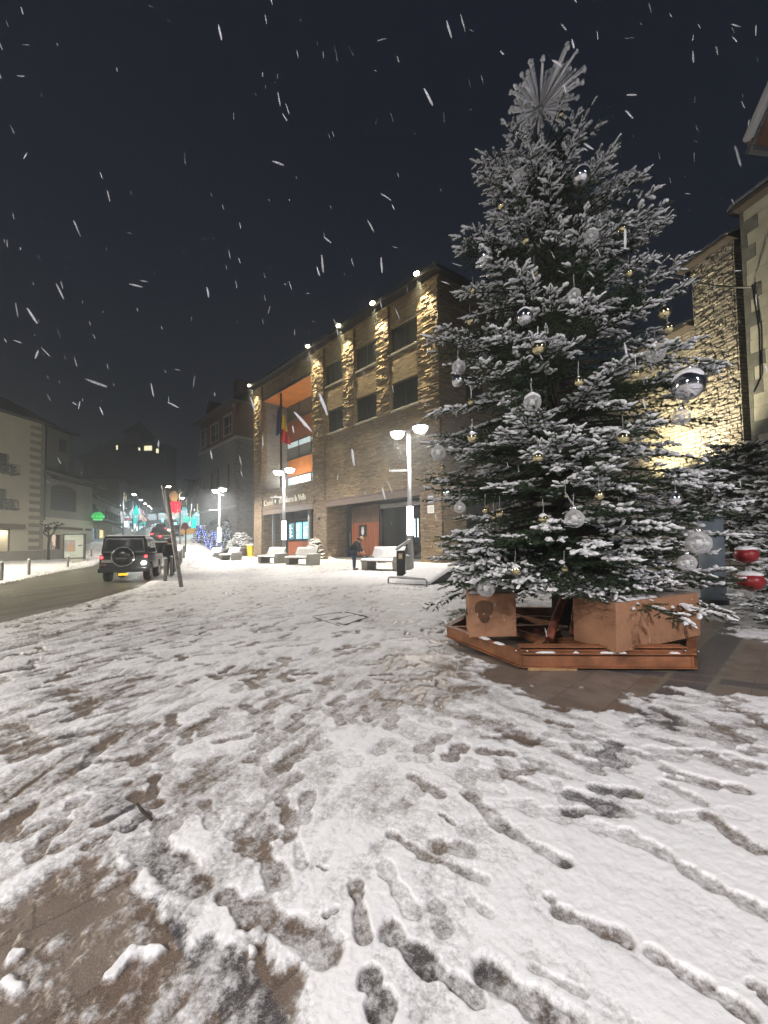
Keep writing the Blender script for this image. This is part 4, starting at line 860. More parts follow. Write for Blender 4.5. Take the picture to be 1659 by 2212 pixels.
# ================================================================== LEFT SIDE OF THE STREET
# --- cream building with quoins
oA = G(90, 1211); dA = Vector((.134, 1)).normalized(); LA = 14.; oA0 = Vector((oA.x, oA.y))-dA*LA
azr, AF = local_frame(oA0, dA)
A = empty('corner_shop_building', (oA0.x, oA0.y, 0), azr, 'cream building with brown quoins and a lit clothes shop window at far left', 'building')
def a9(x, y): return AF(*Z(9, x, y))
topA = AF(87, 915)[1]
sw = (a9(-60, 1200)[0], a9(165, 1200)[0], a9(100, 1430)[1], a9(100, 965)[1])
ow = [(a9(-90, 400)[0], a9(60, 400)[0], a9(0, 560)[1], a9(0, 300)[1])]
MB().wall(0, LA, 0, topA, [sw]+[(sw[0]-.5, sw[1]-.3, z0_, z0_+2.0) for z0_ in (6.3, 10.3)], 0, .4).build('wall', CREAM, A)
MB().box(0, LA, -.06, -.004, 0, a9(300, 1325)[1]).build('plinth', TAUPE, A)
q = MB(); xq = a9(470, 800)[0]; z0 = a9(300, 1310)[1]; hq = (topA-z0)/34
for i in range(34):
    if i % 2 == 0: q.box(xq, LA+.04, -.05, -.003, z0+i*hq, z0+(i+1)*hq)
    else: q.box(LA-.35, LA+.04, -.05, -.003, z0+i*hq, z0+(i+1)*hq)
q.build('quoins', QUOIN, A)
MB().box(LA-.4, LA, .402, 14, 0, topA).build('side_wall', TAUPE, A)
MB().tube([(LA+.12, -.12, 5.0), (LA+.12, -.12, topA)], .09, 8).build('downpipe', BLACKP, A)
r_ = MB(); r_.prism([(-1.2, topA-.3), (-1.2, topA-.05), (7, topA+4.2), (14.5, topA-.2), (14.5, topA-.5), (7, topA+3.9)], -.5, LA+.9, 'X'); r_.build('roof', mat('dark_slate'), A)
SHOPL = mat('shop_light', (.9, .8, .65), .6, emis=(1, .82, .58), es=.9)
MB().box(sw[0], sw[1], 2.2, 2.3, sw[2], sw[3]).build('shop_back', SHOPL, A); MB().box(sw[0], sw[1], .41, 2.2, sw[2]-.1, sw[2]).build('shop_floor', CREAM, A); MB().box(sw[1], sw[1]+.1, .41, 2.2, sw[2], sw[3]).build('shop_side', CREAM, A)
f = MB(); t = .1; f.box(sw[0], sw[1], .1, .2, sw[2], sw[2]+t).box(sw[1]-t, sw[1], .1, .2, sw[2]+t, sw[3]-t).box(sw[0], sw[1], .1, .2, sw[3]-t, sw[3]); f.build('window_frame', ANTH, A)
MB().box(sw[0]-.5, sw[1]+.9, -.9, -.05, sw[3]+.05, sw[3]+.55).build('awning_box', mat('brown_awning', (.09, .06, .045), .7), A)
light('AREA', ((sw[0]+sw[1])/2, 1.0, sw[3]-.1), 90, (1, .85, .65), A, 1.2, ((sw[0]+sw[1])/2, 1.0, 0))
for k in (6.3, 10.3):
    x0, x1 = sw[0]-.5, sw[1]-.3; o = MB().box(x0+.02, x1-.02, .3, .34, k, k+2).build('window', GLASSD, A)
    b_ = MB(); b_.box(x0-.4, x1+.5, -.9, -.004, k-.35, k-.2)
    for i in range(14): xx = x0-.35+i*(x1-x0+.8)/13; b_.tube([(xx, -.85, k-.2), (xx, -.85, k+.75)], .02, 4)
    b_.box(x0-.4, x1+.5, -.88, -.82, k+.75, k+.8); bo = b_.build('balcony', ANTH, A)
    m_ = MB()
    for i in range(60): p = Vector((random.uniform(x0-.3, x1+.4), random.uniform(-.95, -.6), k+random.uniform(-.5, .75))); m_.ball(p, random.uniform(.06, .16), 6, 4, .3)
    m_.build('planting', mat('winter_ivy', (.05, .05, .035), .9, noise=.5), bo)
man = empty('mannequin', (0, 0, 0), 0, 'dressed shop mannequin in a white top and dark trousers behind the far-left window', 'mannequin')
mp_ = Matrix.Translation((oA0.x, oA0.y, 0)) @ Matrix.Rotation(azr, 4, 'Z'); man.location = mp_ @ Vector((a9(30, 1200)[0], 1.1, sw[2])); man.rotation_euler.z = azr
MB().tube([(-.1, 0, 0), (-.12, .02, .9)], [.07, .11], 8).tube([(.14, 0, 0), (.1, .02, .9)], [.07, .11], 8).build('trousers', BLACKP, man, True)
MB().tube([(0, 0, .85), (0, 0, 1.15), (0, 0, 1.45), (0, 0, 1.55)], [.18, .17, .23, .07], 10).tube([(-.24, 0, 1.42), (-.32, -.02, 1.1), (-.28, -.1, .85)], [.07, .06, .05], 7).tube([(.24, 0, 1.42), (.32, -.02, 1.1), (.28, -.1, .85)], [.07, .06, .05], 7).build('top', mat('white_cloth', (.7, .72, .75), .8), man, True)
MB().ball((0, 0, 1.72), (.1, .11, .14)).build('head', mat('mannequin_grey', (.2, .2, .2), .5), man, True)
# --- grey building with the blind arched window
LB = (G(198, 1205).xy-oA.xy).length; azb, BF = local_frame(oA, (G(198, 1205)-oA).xy)
B = empty('arch_window_building', (oA.x, oA.y, 0), azb, 'low taupe building with a big dark arched window, next to the cream one', 'building')
def b9(x, y): return BF(*Z(9, x, y))
tb = BF(120, 1035)[1]; zm = b9(1000, 795)[1]
w1 = (b9(830, 1200)[0], b9(1020, 1200)[0], b9(900, 1440)[1], b9(900, 1055)[1]); w1 = (w1[0], b9(1300, 1200)[0]*.0+w1[1], w1[2], w1[3])
wa = (b9(825, 500)[0], b9(1245, 500)[0], b9(1000, 665)[1], b9(1000, 330)[1])
MB().wall(0.02, LB, 0, zm, [w1], -.12, .4).build('lower_wall', CREAM, B)
MB().wall(0.02, LB, zm+.002, tb, [wa], 0, .4).build('upper_wall', TAUPE, B)
n = 14; cc = (wa[0]+wa[1])/2; rr = (wa[1]-wa[0])/2; za = b9(1000, 245)[1]-wa[3]
DKW = mat('dark_grille', (.035, .034, .033), .6, noise=.3, nscale=6)
o = MB().box(wa[0], wa[1], .2, .26, wa[2], wa[3]).build('arched_window', DKW, B)
MB().prism([(cc+rr*math.cos(math.pi*i/n), wa[3]-.003+za*math.sin(math.pi*i/n)) for i in range(n+1)], -.02, -.004, 'Y').build('arch_head', DKW, o)
s_ = MB()
for i in range(7): s_.box(wa[0], wa[1], .16, .2, wa[2]+.25+i*.5, wa[2]+.3+i*.5)
s_.build('slats', ANTH, o)
MB().box(.0, LB, -.20, -.125, 0, b9(300, 1310)[1]).build('plinth', TAUPE, B)
MB().box(b9(900, 950)[0], b9(1320, 950)[0], -.28, -.125, b9(1000, 970)[1], b9(1000, 930)[1]).build('name_board', mat('brown_sign', (.10, .045, .03), .5), B)
MB().box(b9(1380, 950)[0], b9(1460, 950)[0], -.22, -.125, b9(1400, 990)[1], b9(1400, 960)[1]).build('small_board', mat('brown_sign'), B)
wd_ = MB().box(w1[0], w1[1], .8, .85, w1[2], w1[3]).build('lit_window', mat('pink_shop_light', (.8, .6, .5), .6, emis=(1, .70, .55), es=.8), B)
k_ = MB()
for i in range(16): xx = random.uniform(w1[0], w1[1]); k_.tube([(xx, .5, w1[2]+.6), (xx+random.uniform(-.3, .3), .5, w1[2]+random.uniform(1.4, 2.6))], .025, 4)
k_.box(w1[0], w1[1], .4, .6, w1[2], w1[2]+.75).box((w1[0]+w1[1])/2-.08, (w1[0]+w1[1])/2+.08, .0, .1, w1[2], w1[3]); k_.build('window_display', mat('display_brown', (.08, .05, .04), .7), wd_)
MB().box(LB-.3, LB, .402, 9, 0, tb).build('side_wall', TAUPE, B)
MB().prism([(-1.6, tb-.25), (-1.7, tb+.0), (6, tb+3.2), (6, tb+2.9)], -.1, LB+.8, 'X').build('roof', mat('dark_slate'), B)
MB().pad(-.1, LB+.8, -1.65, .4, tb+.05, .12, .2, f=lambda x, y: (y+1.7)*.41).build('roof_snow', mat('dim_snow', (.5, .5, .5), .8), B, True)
# tall house part rising behind the low roof
hx0, hx1 = BF(90, 960)[0], BF(150, 960)[0]; th_ = BF(120, 905)[1]
T = empty('rear_tower_house', (oA.x, oA.y, 0), azb, 'narrow dim house with shuttered windows rising behind the low taupe building', 'house')
of = 5.; tx0, tz = BF(92, 925, of)[0], BF(120, 925, of)[1]; tx1 = BF(148, 960, of)[0]
MB().wall(tx0, tx1, 0, tz, [(tx0+(tx1-tx0)*.62, tx1-.5, k, k+2) for k in (tz-3.2, tz-6.6)], of, .4).build('wall', TAUPE, T)
for k in (tz-3.2, tz-6.6): MB().box(tx0+(tx1-tx0)*.62, tx1-.5, of+.1, of+.15, k, k+2).build('window', DKW, T)
MB().prism([(of-1, tz-.2), (of-1.1, tz+.1), (of+4, tz+2.4), (of+9, tz+.1), (of+9, tz-.2)], tx0-.8, tx1+.8, 'X').build('roof', mat('dark_slate'), T)
MB().prism([(of+.5, 0), (of+8, 0), (of+8, tz-.25), (of+.5, tz-.25)], tx0+.1, tx1-.1, 'X').build('core', TAUPE, T)
# --- corner shop with balustrade and green bauble
pC0, pC1 = P(*Z(1, 735, 1500), 57), P(*Z(1, 965, 1500), 76); gC = gz(pC0.x, pC0.y)
azc, CF = local_frame(pC0, (pC1-pC0).xy); LC = (pC1-pC0).xy.length
C_ = empty('balustrade_shop', (pC0.x, pC0.y, 0), azc, 'low corner shop with a snowy balustrade and a lit doorway, before the street lamps', 'shop')
def c1(x, y): return CF(*Z(1, x, y))
zt1 = c1(800, 1245)[1]; zt2 = c1(740, 1120)[1]; zt3 = c1(740, 1050)[1]
dr = [(c1(745, 1400)[0], c1(800, 1400)[0], 0, c1(770, 1300)[1]), (c1(812, 1400)[0], c1(850, 1400)[0], gC+.2, c1(830, 1320)[1])]
MB().wall(0, LC, -.5, zt1, dr, 0, .3).build('wall', CREAM, C_)
MB().box(dr[0][0], dr[0][1], .5, .6, gC, dr[0][3]).build('blue_doorway', mat('blue_interior', (.3, .45, .6), .5, emis=(.4, .65, 1), es=.45), C_)
MB().box(dr[1][0], dr[1][1], .15, .2, dr[1][2], dr[1][3]).build('yellow_window', mat('yellow_interior', (.8, .7, .4), .5, emis=(1, .85, .45), es=1.1), C_)
MB().box(-.2, LC, -1.2, -.004, zt1+.002, zt1+.25).build('canopy', ANTH, C_); MB().pad(-.1, LC, -1.15, 0, zt1+.25, .14, .25).build('canopy_snow', SNOW, C_, True)
bl = MB(); nb = 9
for i in range(nb): xx = .3+i*(LC-1)/nb; bl.lathe((xx, -.7, zt1+.3), [(.14, 0), (.14, .15), (.2, .5), (.11, 1.2), (.16, 1.5)], 8)
bl.box(0, LC, -.85, -.55, zt1+1.82, zt1+2.0); bl.build('balustrade', mat('pale_cornice'), C_, True)
MB().box(0, LC, .5, 8, zt1+.3, zt2+.3).build('upper_storey', DKW, C_); MB().box(-.3, LC+.3, -.2, 8.2, zt2+.302, zt3).build('parapet', TAUPE, C_)
MB().prism([(-.6, zt3+.002), (-.7, zt3+.3), (6, zt3+3.6), (9, zt3+.002)], -.3, LC*.9, 'X').build('roof', mat('dark_slate'), C_)
MB().box(c1(805, 1310)[0], c1(892, 1310)[0], -1.9, -1.8, c1(850, 1340)[1], c1(850, 1300)[1]).build('hanging_board', mat('white_board', (.6, .6, .62), .5), C_)
gp = P(*Z(1, 800, 1210), 56); gb = empty('green_ornament', gp, 0, 'huge glowing green christmas bauble before the snowy balustrade', 'ornament')
rg = 42/2.074*.54861*56/FPX
MB().ball((0, 0, 0), (rg, rg, rg*.85), 20, 12).build('ball', mat('green_glow', (.02, .4, .06), .3, emis=(.03, .62, .12), es=.8), gb, True)
MB().tube([(0, 0, rg*.8), (0, 0, rg*1.5)], [.25, .18], 8).build('cap', mat('green_cap', (.1, .2, .1), .5), gb)
m_ = MB()
for k in range(12): a = k*.52; m_.tube([(rg*1.02*math.cos(a), rg*1.02*math.sin(a), 0), (rg*.6*math.cos(a), rg*.6*math.sin(a), -rg*.72)], .035, 4)
m_.build('light_strings', mat('green_lights', (.4, 1, .5), .3, emis=(.4, 1, .5), es=2.), gb)
# --- row of street houses beyond, both sides, with lit shopfronts
def far_house(px0, px1, Y0, Y1, ytop, colr, label, lit, seed, name='street_house'):
    random.seed(seed); a, b = P(px0, 1150, Y0), P(px1, 1150, Y1); az, f_ = local_frame(a, (b-a).xy); L_ = (b-a).xy.length; zt_ = f_(px0, ytop)[1]; g0 = gz((a.x+b.x)/2, (Y0+Y1)/2)
    o = empty(name, (a.x, a.y, 0), az, label, 'building', 'buildings lining the far street')
    MB().box(0, L_, 0, 9, 0, zt_).build('wall', colr, o); MB().box(-.5, L_+.5, -.8, 9.5, zt_+.002, zt_+.5).build('roof', mat('dark_slate'), o)
    n = max(2, int(L_/4.5)); k = g0+4.2
    while k < zt_-2.4:
        for i in range(n):
            xx = (i+.5)*L_/n; MB().box(xx-.7, xx+.7, -.06, -.003, k, k+1.6).build('window', GLASSD if random.random() > .12 else mat('lit_window_warm', (.8, .7, .5), .5, emis=(1, .8, .5), es=.9), o)
        k += 3.1
    for i in range(n):
        xx = (i+.5)*L_/n; cl = random.choice(lit); MB().box(xx-L_/n*.40, xx+L_/n*.40, -.12, -.004, g0+.3, g0+2.9).build('shopfront', cl, o)
        MB().box(xx-L_/n*.35, xx+L_/n*.35, -.9, -.125, g0+3.0, g0+3.5).build('shop_sign', random.choice(lit), o)
    return o
W1 = mat('cold_shop', (.7, .8, .9), .5, emis=(.75, .92, 1), es=1.2); W2 = mat('warm_shop', (.9, .8, .6), .5, emis=(1, .85, .6), es=1.6); W3 = mat('teal_shop', (.2, .7, .7), .5, emis=(.25, .9, .9), es=.7); W4 = mat('dim_shop', (.2, .2, .2), .5, emis=(.5, .6, .6), es=.3); W5 = mat('red_shop', (.8, .1, .1), .5, emis=(1, .1, .12), es=1.2)
GR1 = mat('far_grey_wall', (.20, .21, .21), .9, noise=.2, nscale=.5); GR2 = mat('far_brown_wall', (.16, .13, .11), .9, noise=.2, nscale=.5)
far_house(256, 279, 80, 104, 1035, GR2, 'first dim building past the balustrade shop on the left of the street', [W4, W1], 1)
far_house(279, 296, 106, 140, 1078, GR1, 'second building down the left of the far street, with cold lit shopfronts', [W1, W3], 2)
far_house(296, 318, 142, 198, 1100, GR1, 'last small building on the left where the street closes', [W1, W2, W5], 3)
far_house(405, 452, 100, 66, 1075, GR1, 'dim building between the road sign and the dark-red house', [W1, W3], 4)
far_house(386, 404, 150, 103, 1085, GR2, 'farther building on the right of the street with teal shopfronts', [W3, W1], 5)
far_house(362, 386, 196, 152, 1110, GR1, 'last building on the right where the street closes, brightly lit', [W1, W2], 6)
far_house(318, 362, 200, 199, 1098, GR1, 'pale block closing the far end of the street', [W1, W1, W2, W3], 7)
# lit shop with an orange band, right of the road sign
a, b = P(*Z(2, 70, 1900), 62), P(*Z(2, 190, 1900), 58); az, f_ = local_frame(a, (b-a).xy); L_ = (b-a).xy.length; g0 = P(*Z(2, 120, 1905), 60).z
o = empty('orange_band_shop', (a.x, a.y, 0), az, 'brightly lit glass shop with an orange band, left of the blue-lit firs', 'shop')
MB().box(0, L_, 0, 5, 0, g0+4.4).build('wall', GR1, o); MB().box(0, L_, -.1, -.004, g0+.2, g0+3.1).build('shopfront', mat('cool_front', (.5, .7, .75), .5, emis=(.6, .85, .9), es=.75), o); MB().box(0, L_, -.5, -.105, g0+3.15, g0+4.0).build('orange_band', mat('orange_fascia', (.5, .25, .05), .5, emis=(.9, .5, .12), es=.35), o)
# --- dark hill and the castle-like block above the street
hl = MB(); n = 60; Vv = []
for i in range(n+1):
    px = 120+i*330/n; yv = np.interp(px, [120, 150, 175, 210, 245, 265, 285, 300, 330, 352, 362, 380, 400, 425, 450], [1010, 1000, 985, 962, 950, 948, 935, 950, 958, 962, 1010, 1065, 1100, 1120, 1130])+random.uniform(-4, 4)
    for Yd, k in ((215, .0), (235, .35), (265, .75), (300, 1.0)):
        p = P(px, yv, 300); t = P(px, 1160, Yd); Vv.append((t.x, Yd, t.z+(P(px, yv, Yd).z-t.z)*k+random.uniform(-.8, .8)*(k > 0)))
    p = P(px, 1160, 420); Vv.append((p.x, 420, 0))
hl.add(Vv, [(i*5+j, (i+1)*5+j, (i+1)*5+j+1, i*5+j+1) for i in range(n) for j in range(4)]); tag(hl.build('hill', mat('dark_hill', (.035, .042, .042), .95, noise=.5, nscale=.06), None, True), kind='structure')
def hill_block(px0, px1, ytop, ybot, Y, label, roof, wins_, seed, colr):
    random.seed(seed); a, b = P(px0, ybot, Y), P(px1, ybot, Y); zt_ = P(px0, ytop, Y).z; o = empty('hillside_block', (a.x, Y, a.z), 0, label, 'building', 'buildings on the dark hill'); w_ = b.x-a.x
    MB().box(0, w_, 0, 12, -12, zt_-a.z).build('wall', colr, o)
    if roof: MB().add([(-1, -1, zt_-a.z), (w_+1, -1, zt_-a.z), (w_+1, 13, zt_-a.z), (-1, 13, zt_-a.z), (w_/2-.5, 6, zt_-a.z+roof), (w_/2+.5, 6, zt_-a.z+roof)], [(0, 1, 5, 4), (1, 2, 5), (2, 3, 4, 5), (3, 0, 4), (3, 2, 1, 0)]).build('roof', mat('dark_slate'), o)
    for x_, y_, w2, h2 in wins_:
        p = P(x_, y_, Y); MB().box(p.x-a.x-w2/2, p.x-a.x+w2/2, -.1, -.01, p.z-a.z-h2/2, p.z-a.z+h2/2).build('lit_window', mat('far_window_light', (1, .9, .6), .5, emis=(1, .88, .55), es=3.0), o)
    return o
DH = mat('dark_block', (.05, .055, .06), .9)
hill_block(248, 355, 962, 1010, 208, 'long dark block with a few lit windows near the hilltop', 4, [(253, 963+4, .8, 2.4), (301, 970, .9, 1.6), (320, 968, 4.2, 2.6), (340, 974, 1.4, 2.4)], 3, DH)
hill_block(268, 304, 935, 962, 212, 'dark pointed tower house standing on top of the hill', 8, [], 4, DH)
hill_block(205, 300, 1048, 1100, 207, 'pale teal-grey blank-walled block below the hilltop', 0, [], 5, mat('pale_block', (.22, .26, .27), .9))
hill_block(184, 222, 1002, 1050, 206, 'dark gabled house at the left foot of the hill', 5, [], 6, DH)
random.seed(99)
# --- street lamps down the road
def street_lamp(pxb, Y, ytop, side, label, warm=False, arm=True, e=1.0):
    b = P(pxb, 1170, Y); g0 = float(gz(b.x, Y)); t = P(pxb, ytop, Y).z; o = empty('street_lamp', (b.x, Y, g0), 0, label, 'street lamp', 'street lamps along the far street'); h = t-g0
    MB().tube([(0, 0, 0), (0, 0, h)], [.12, .07], 8).build('pole', GALV, o, True); L_ = LAMPW if warm else LAMPE
    MB().tube([(0, 0, h-.1), (side*1.2, 0, h+.15)], .05, 6).build('arm', GALV, o); MB().box(side*1.1, side*2.0, -.2, .2, h+.08, h+.2).build('head', ANTH, o, bevel=.03)
    MB().ball((side*1.55, 0, h+.04), (.28, .2, .12), 10, 6).build('glass', L_, o, True)
    if arm: MB().box(-1.2 if side < 0 else 0, 0 if side < 0 else 1.2, -.04, .04, h*.55, h*.55+.1).build('banner_arm', mat('white_arm', (.6, .6, .6), .4), o)
    light('AREA', (side*1.55, 0, h-.1), 420*e, (1, .85, .55) if warm else (.85, .97, 1), o, .5, (side*1.55, 0, -5)); return o
street_lamp(Z(1, 1003, 0)[0], 55, Z(1, 0, 1035)[1], 1, 'nearest lamp on the left of the far street, beside the balustrade shop')
street_lamp(Z(1, 1082, 0)[0], 75, Z(1, 0, 1078)[1], 1, 'second lamp down the left of the street, behind the teal light figure')
street_lamp(Z(1, 1132, 0)[0], 96, Z(1, 0, 1108)[1], 1, 'third lamp down the left of the street')
street_lamp(Z(1, 1172, 0)[0], 120, Z(1, 0, 1128)[1], 1, 'fourth lamp down the left of the street')
street_lamp(Z(1, 1198, 0)[0], 145, Z(1, 0, 1145)[1], 1, 'farthest lamp down the left of the street')
street_lamp(Z(1, 1470, 0)[0], 50, Z(1, 0, 968)[1], -1, 'yellow-glowing lamp just behind the top of the leaning post', True, e=.6)
street_lamp(Z(1, 1565, 0)[0], 60, Z(1, 0, 1062)[1], -1, 'white lamp above the round road sign', e=.8)
# --- light figures hung over the street
def glow(name, col, es): return mat(name, col, .4, emis=col, es=es)
TEAL = glow('teal_lights', (.0, .75, .68), 1.1); RED_ = glow('red_lights', (1, .03, .06), 1.7); GOLDL = glow('gold_lights', (1, .62, .25), .9)
def fig(name, px, py, Y, label, build): p = P(px, py, Y); o = empty(name, p, 0, label, 'light figure', 'christmas light figures over the street', .78); build(o); return o
def teal_tree(o):
    m_ = MB()
    for i, (w_, z_) in enumerate(((.35, .9), (.6, .35), (.85, -.2), (.7, -.8))): m_.prism([(-w_, z_-.45), (w_, z_-.45), (w_*.35, z_+.25), (-w_*.35, z_+.25)], -.08, .08, 'Y')
    m_.build('tree_shape', TEAL, o); MB().tube([(0, .1, -1.9), (0, .1, 1.6)], .05, 6).build('mount', GALV, o)
fig('light_figure', *Z(1, 1112, 1160), 74, 'teal fir-shaped light figure above the left of the street', teal_tree)
def teal_drop(o): MB().ball((0, 0, 0), (.45, .12, .9), 10, 8).build('drop_shape', TEAL, o, True); MB().tube([(0, .1, -1.), (0, .1, 1.2)], .04, 6).build('mount', GALV, o)
fig('light_figure', *Z(1, 1098, 1240), 80, 'small teal drop-shaped light figure under the fir-shaped one', teal_drop)
def gift(o):
    m_ = MB()
    for i in range(9): a = (i-4)*.17; m_.tube([(math.sin(a)*.55, 0, .35), (math.sin(a)*1.25, 0, .3+1.7*math.cos(a)*(1-.07*abs(i-4)))], .032, 5)
    m_.build('golden_rays', GOLDL, o)
    m_ = MB()
    for i in range(4): x = -.75+i*.5; m_.prism([(x-.17, .2), (x+.17, .2), (x+.22, -1.5), (x-.1, -1.7+.2*(i % 2))], -.07, .07, 'Y')
    m_.build('red_ribbons', RED_, o); MB().tube([(0, .1, -1.8), (0, .1, 1.0)], .05, 6).build('mount', GALV, o)
fig('light_figure', *Z(1, 1422, 1100), 47, 'red ribbons under a fan of golden rays, lit up behind the leaning post', gift)
def tdots(o): MB().ball((-.5, 0, 0), .38, 10, 7).ball((.6, 0, 0), .38, 10, 7).build('round_lights', TEAL, o, True); MB().box(-1, 1.1, .1, .2, -.5, .5).build('backing', ANTH, o)
fig('light_figure', *Z(1, 1168, 1268), 100, 'pair of small round teal lights low over the street', tdots)
fig('light_figure', *Z(1, 1580, 1265), 58, 'teal drop-shaped light figure at the corner left of the stone house', lambda o: (MB().prism([(-.45, -1), (.45, -1), (.4, 0), (.6, .9), (-.5, 1), (-.2, 0)], -.08, .08, 'Y').build('shape', TEAL, o), MB().tube([(0, .1, -3), (0, .1, 1)], .05, 6).build('mount', GALV, o)))
fig('light_figure', *Z(1, 1528, 1232), 64, 'round green light beside the white street lamp', lambda o: (MB().ball((0, 0, 0), .7, 12, 8).build('globe', glow('green_globe', (.05, .6, .4), 1.1), o, True), MB().tube([(0, .1, -3), (0, .1, 1)], .05, 6).build('mount', GALV, o)))
# far crowd of tiny lit signs over the shops
random.seed(5); SG = [glow('sign_white', (.85, .95, 1), 2.5), glow('sign_cyan', (.4, .9, 1), 2.), glow('sign_warm', (1, .85, .6), 2.), glow('sign_red', (1, .08, .1), 1.8)]
DS = ['white', 'pale cyan', 'warm white', 'red']
spots = [(1030, 1272, 70, 0, 26, 50), (1100, 1290, 84, 0, 10, 34), (1120, 1310, 90, 0, 8, 30), (1142, 1308, 98, 1, 9, 32), (1160, 1302, 108, 0, 8, 20), (1180, 1300, 118, 0, 8, 28), (1205, 1310, 128, 1, 8, 30), (1322, 1187, 92, 1, 40, 8), (1328, 1240, 95, 1, 16, 36), (1413, 1222, 80, 0, 22, 12), (1432, 1268, 78, 1, 20, 22), (1268, 1275, 130, 0, 12, 10), (1290, 1268, 132, 1, 10, 8), (1240, 1290, 132, 0, 8, 12), (1080, 1325, 72, 2, 10, 14), (1048, 1235, 70, 3, 18, 8), (1150, 1340, 90, 2, 12, 10), (1530, 1190, 66, 1, 12, 10), (1235, 1330, 125, 0, 20, 8), (1440, 1330, 84, 3, 24, 12)]
for i, (x, y, Y, ci, w_, h_) in enumerate(spots):
    p = P(*Z(1, x, y), Y); k = Y/FPX*.54861/2.074; o = MB().box(-w_*k/2, w_*k/2, -.1, .1, -h_*k/2, h_*k/2).build('lit_sign', SG[ci], None, bevel=.04); o.location = p
    tag(o, f"{'tall' if h_ > w_*1.2 else 'wide' if w_ > h_*1.2 else 'squarish'} {DS[ci]} lit shop sign in the far street, number {i+1} from the nearest" if 0 else f"{'tall' if h_ > w_*1.2 else 'wide' if w_ > h_*1.2 else 'squarish'} {DS[ci]} lit sign over the far street, {'left side' if x < 1230 else 'middle' if x < 1350 else 'right side'}, {['topmost', 'high', 'low', 'lowest'][min(3, int((y-1180)/40))]}, {('close to the lamps' if Y < 85 else 'halfway down' if Y < 115 else 'at the far end')}", 'lit sign', 'lit signs of the far street')
random.seed(7)
# ================================================================== LAMPS OF THE SQUARE
def square_lamp(x, y, label, h=7.9, e=1., warm=(1, .93, .86), vis=True):
    o = empty('twin_street_lamp', (x, y, 0), 0, label, 'street lamp', 'twin-headed lamps of the square')
    MB().tube([(0, 0, 0), (0, 0, 2.), (0, 0, h)], [.17, .16, .09], 12).build('pole', GALV, o, True)
    MB().tube([(0, 0, 1.95), (0, 0, 3.55)], [.19, .185], 14).build('lit_sleeve', mat('lit_sleeve', (.9, .9, .9), .4, emis=(.93, .97, 1), es=7.), o, True)
    MB().box(-1.15, -.02, -.05, .05, 5.55, 5.66).build('banner_arm', mat('white_arm', (.6, .6, .6), .4), o)
    dx, dy = .62, -.52
    MB().tube([(-dx, -dy, h+.05), (0, 0, h), (dx, dy, h+.05)], .045, 6).build('cross_arm', GALV, o)
    for s in (-1, 1):
        hd = MB().lathe((s*dx, s*dy, h), [(.46, .02), (.44, .07), (.25, .14), (.08, .17)], 18).build('head', GALV, o, True)
        MB().lathe((s*dx, s*dy, h), [(.08, -.30), (.24, -.26), (.36, -.14), (.40, .015)], 18).build('lamp_bowl', LAMPE, hd, True)
        l = light('AREA', (s*dx, s*dy, h-.33), 1150*e, warm, o, .6, (s*dx, s*dy, 0))
    return o
square_lamp(1.48, 21.34, 'nearest twin-headed street lamp, standing behind the right-hand bench with blazing white heads', e=.5)
square_lamp(-8.57, 32.5, 'second twin-headed street lamp, between the two middle benches under the loggia', e=.5)
square_lamp(-18.73, 43.1, 'farthest twin-headed street lamp, before the blue-lit firs', e=1.5)
# two more of the same row stand behind the photographer and light the tree and the snow
square_lamp(-6.5, -5.5, 'twin-headed street lamp behind the photographer, left of him', e=.95, warm=(1, .95, .92))
square_lamp(7.5, -6.0, 'twin-headed street lamp behind the photographer, right of him', e=.85, warm=(1, .94, .95))
# a yellowish street lamp at the left kerb, just outside the photograph
square_lamp(-23.5, 12.0, 'twin-headed street lamp at the left kerb, outside the photograph', e=2.6, warm=(1, .90, .70))
square_lamp(-33.5, 23.0, 'twin-headed street lamp on the left pavement, outside the photograph', e=2.6, warm=(1, .90, .70))
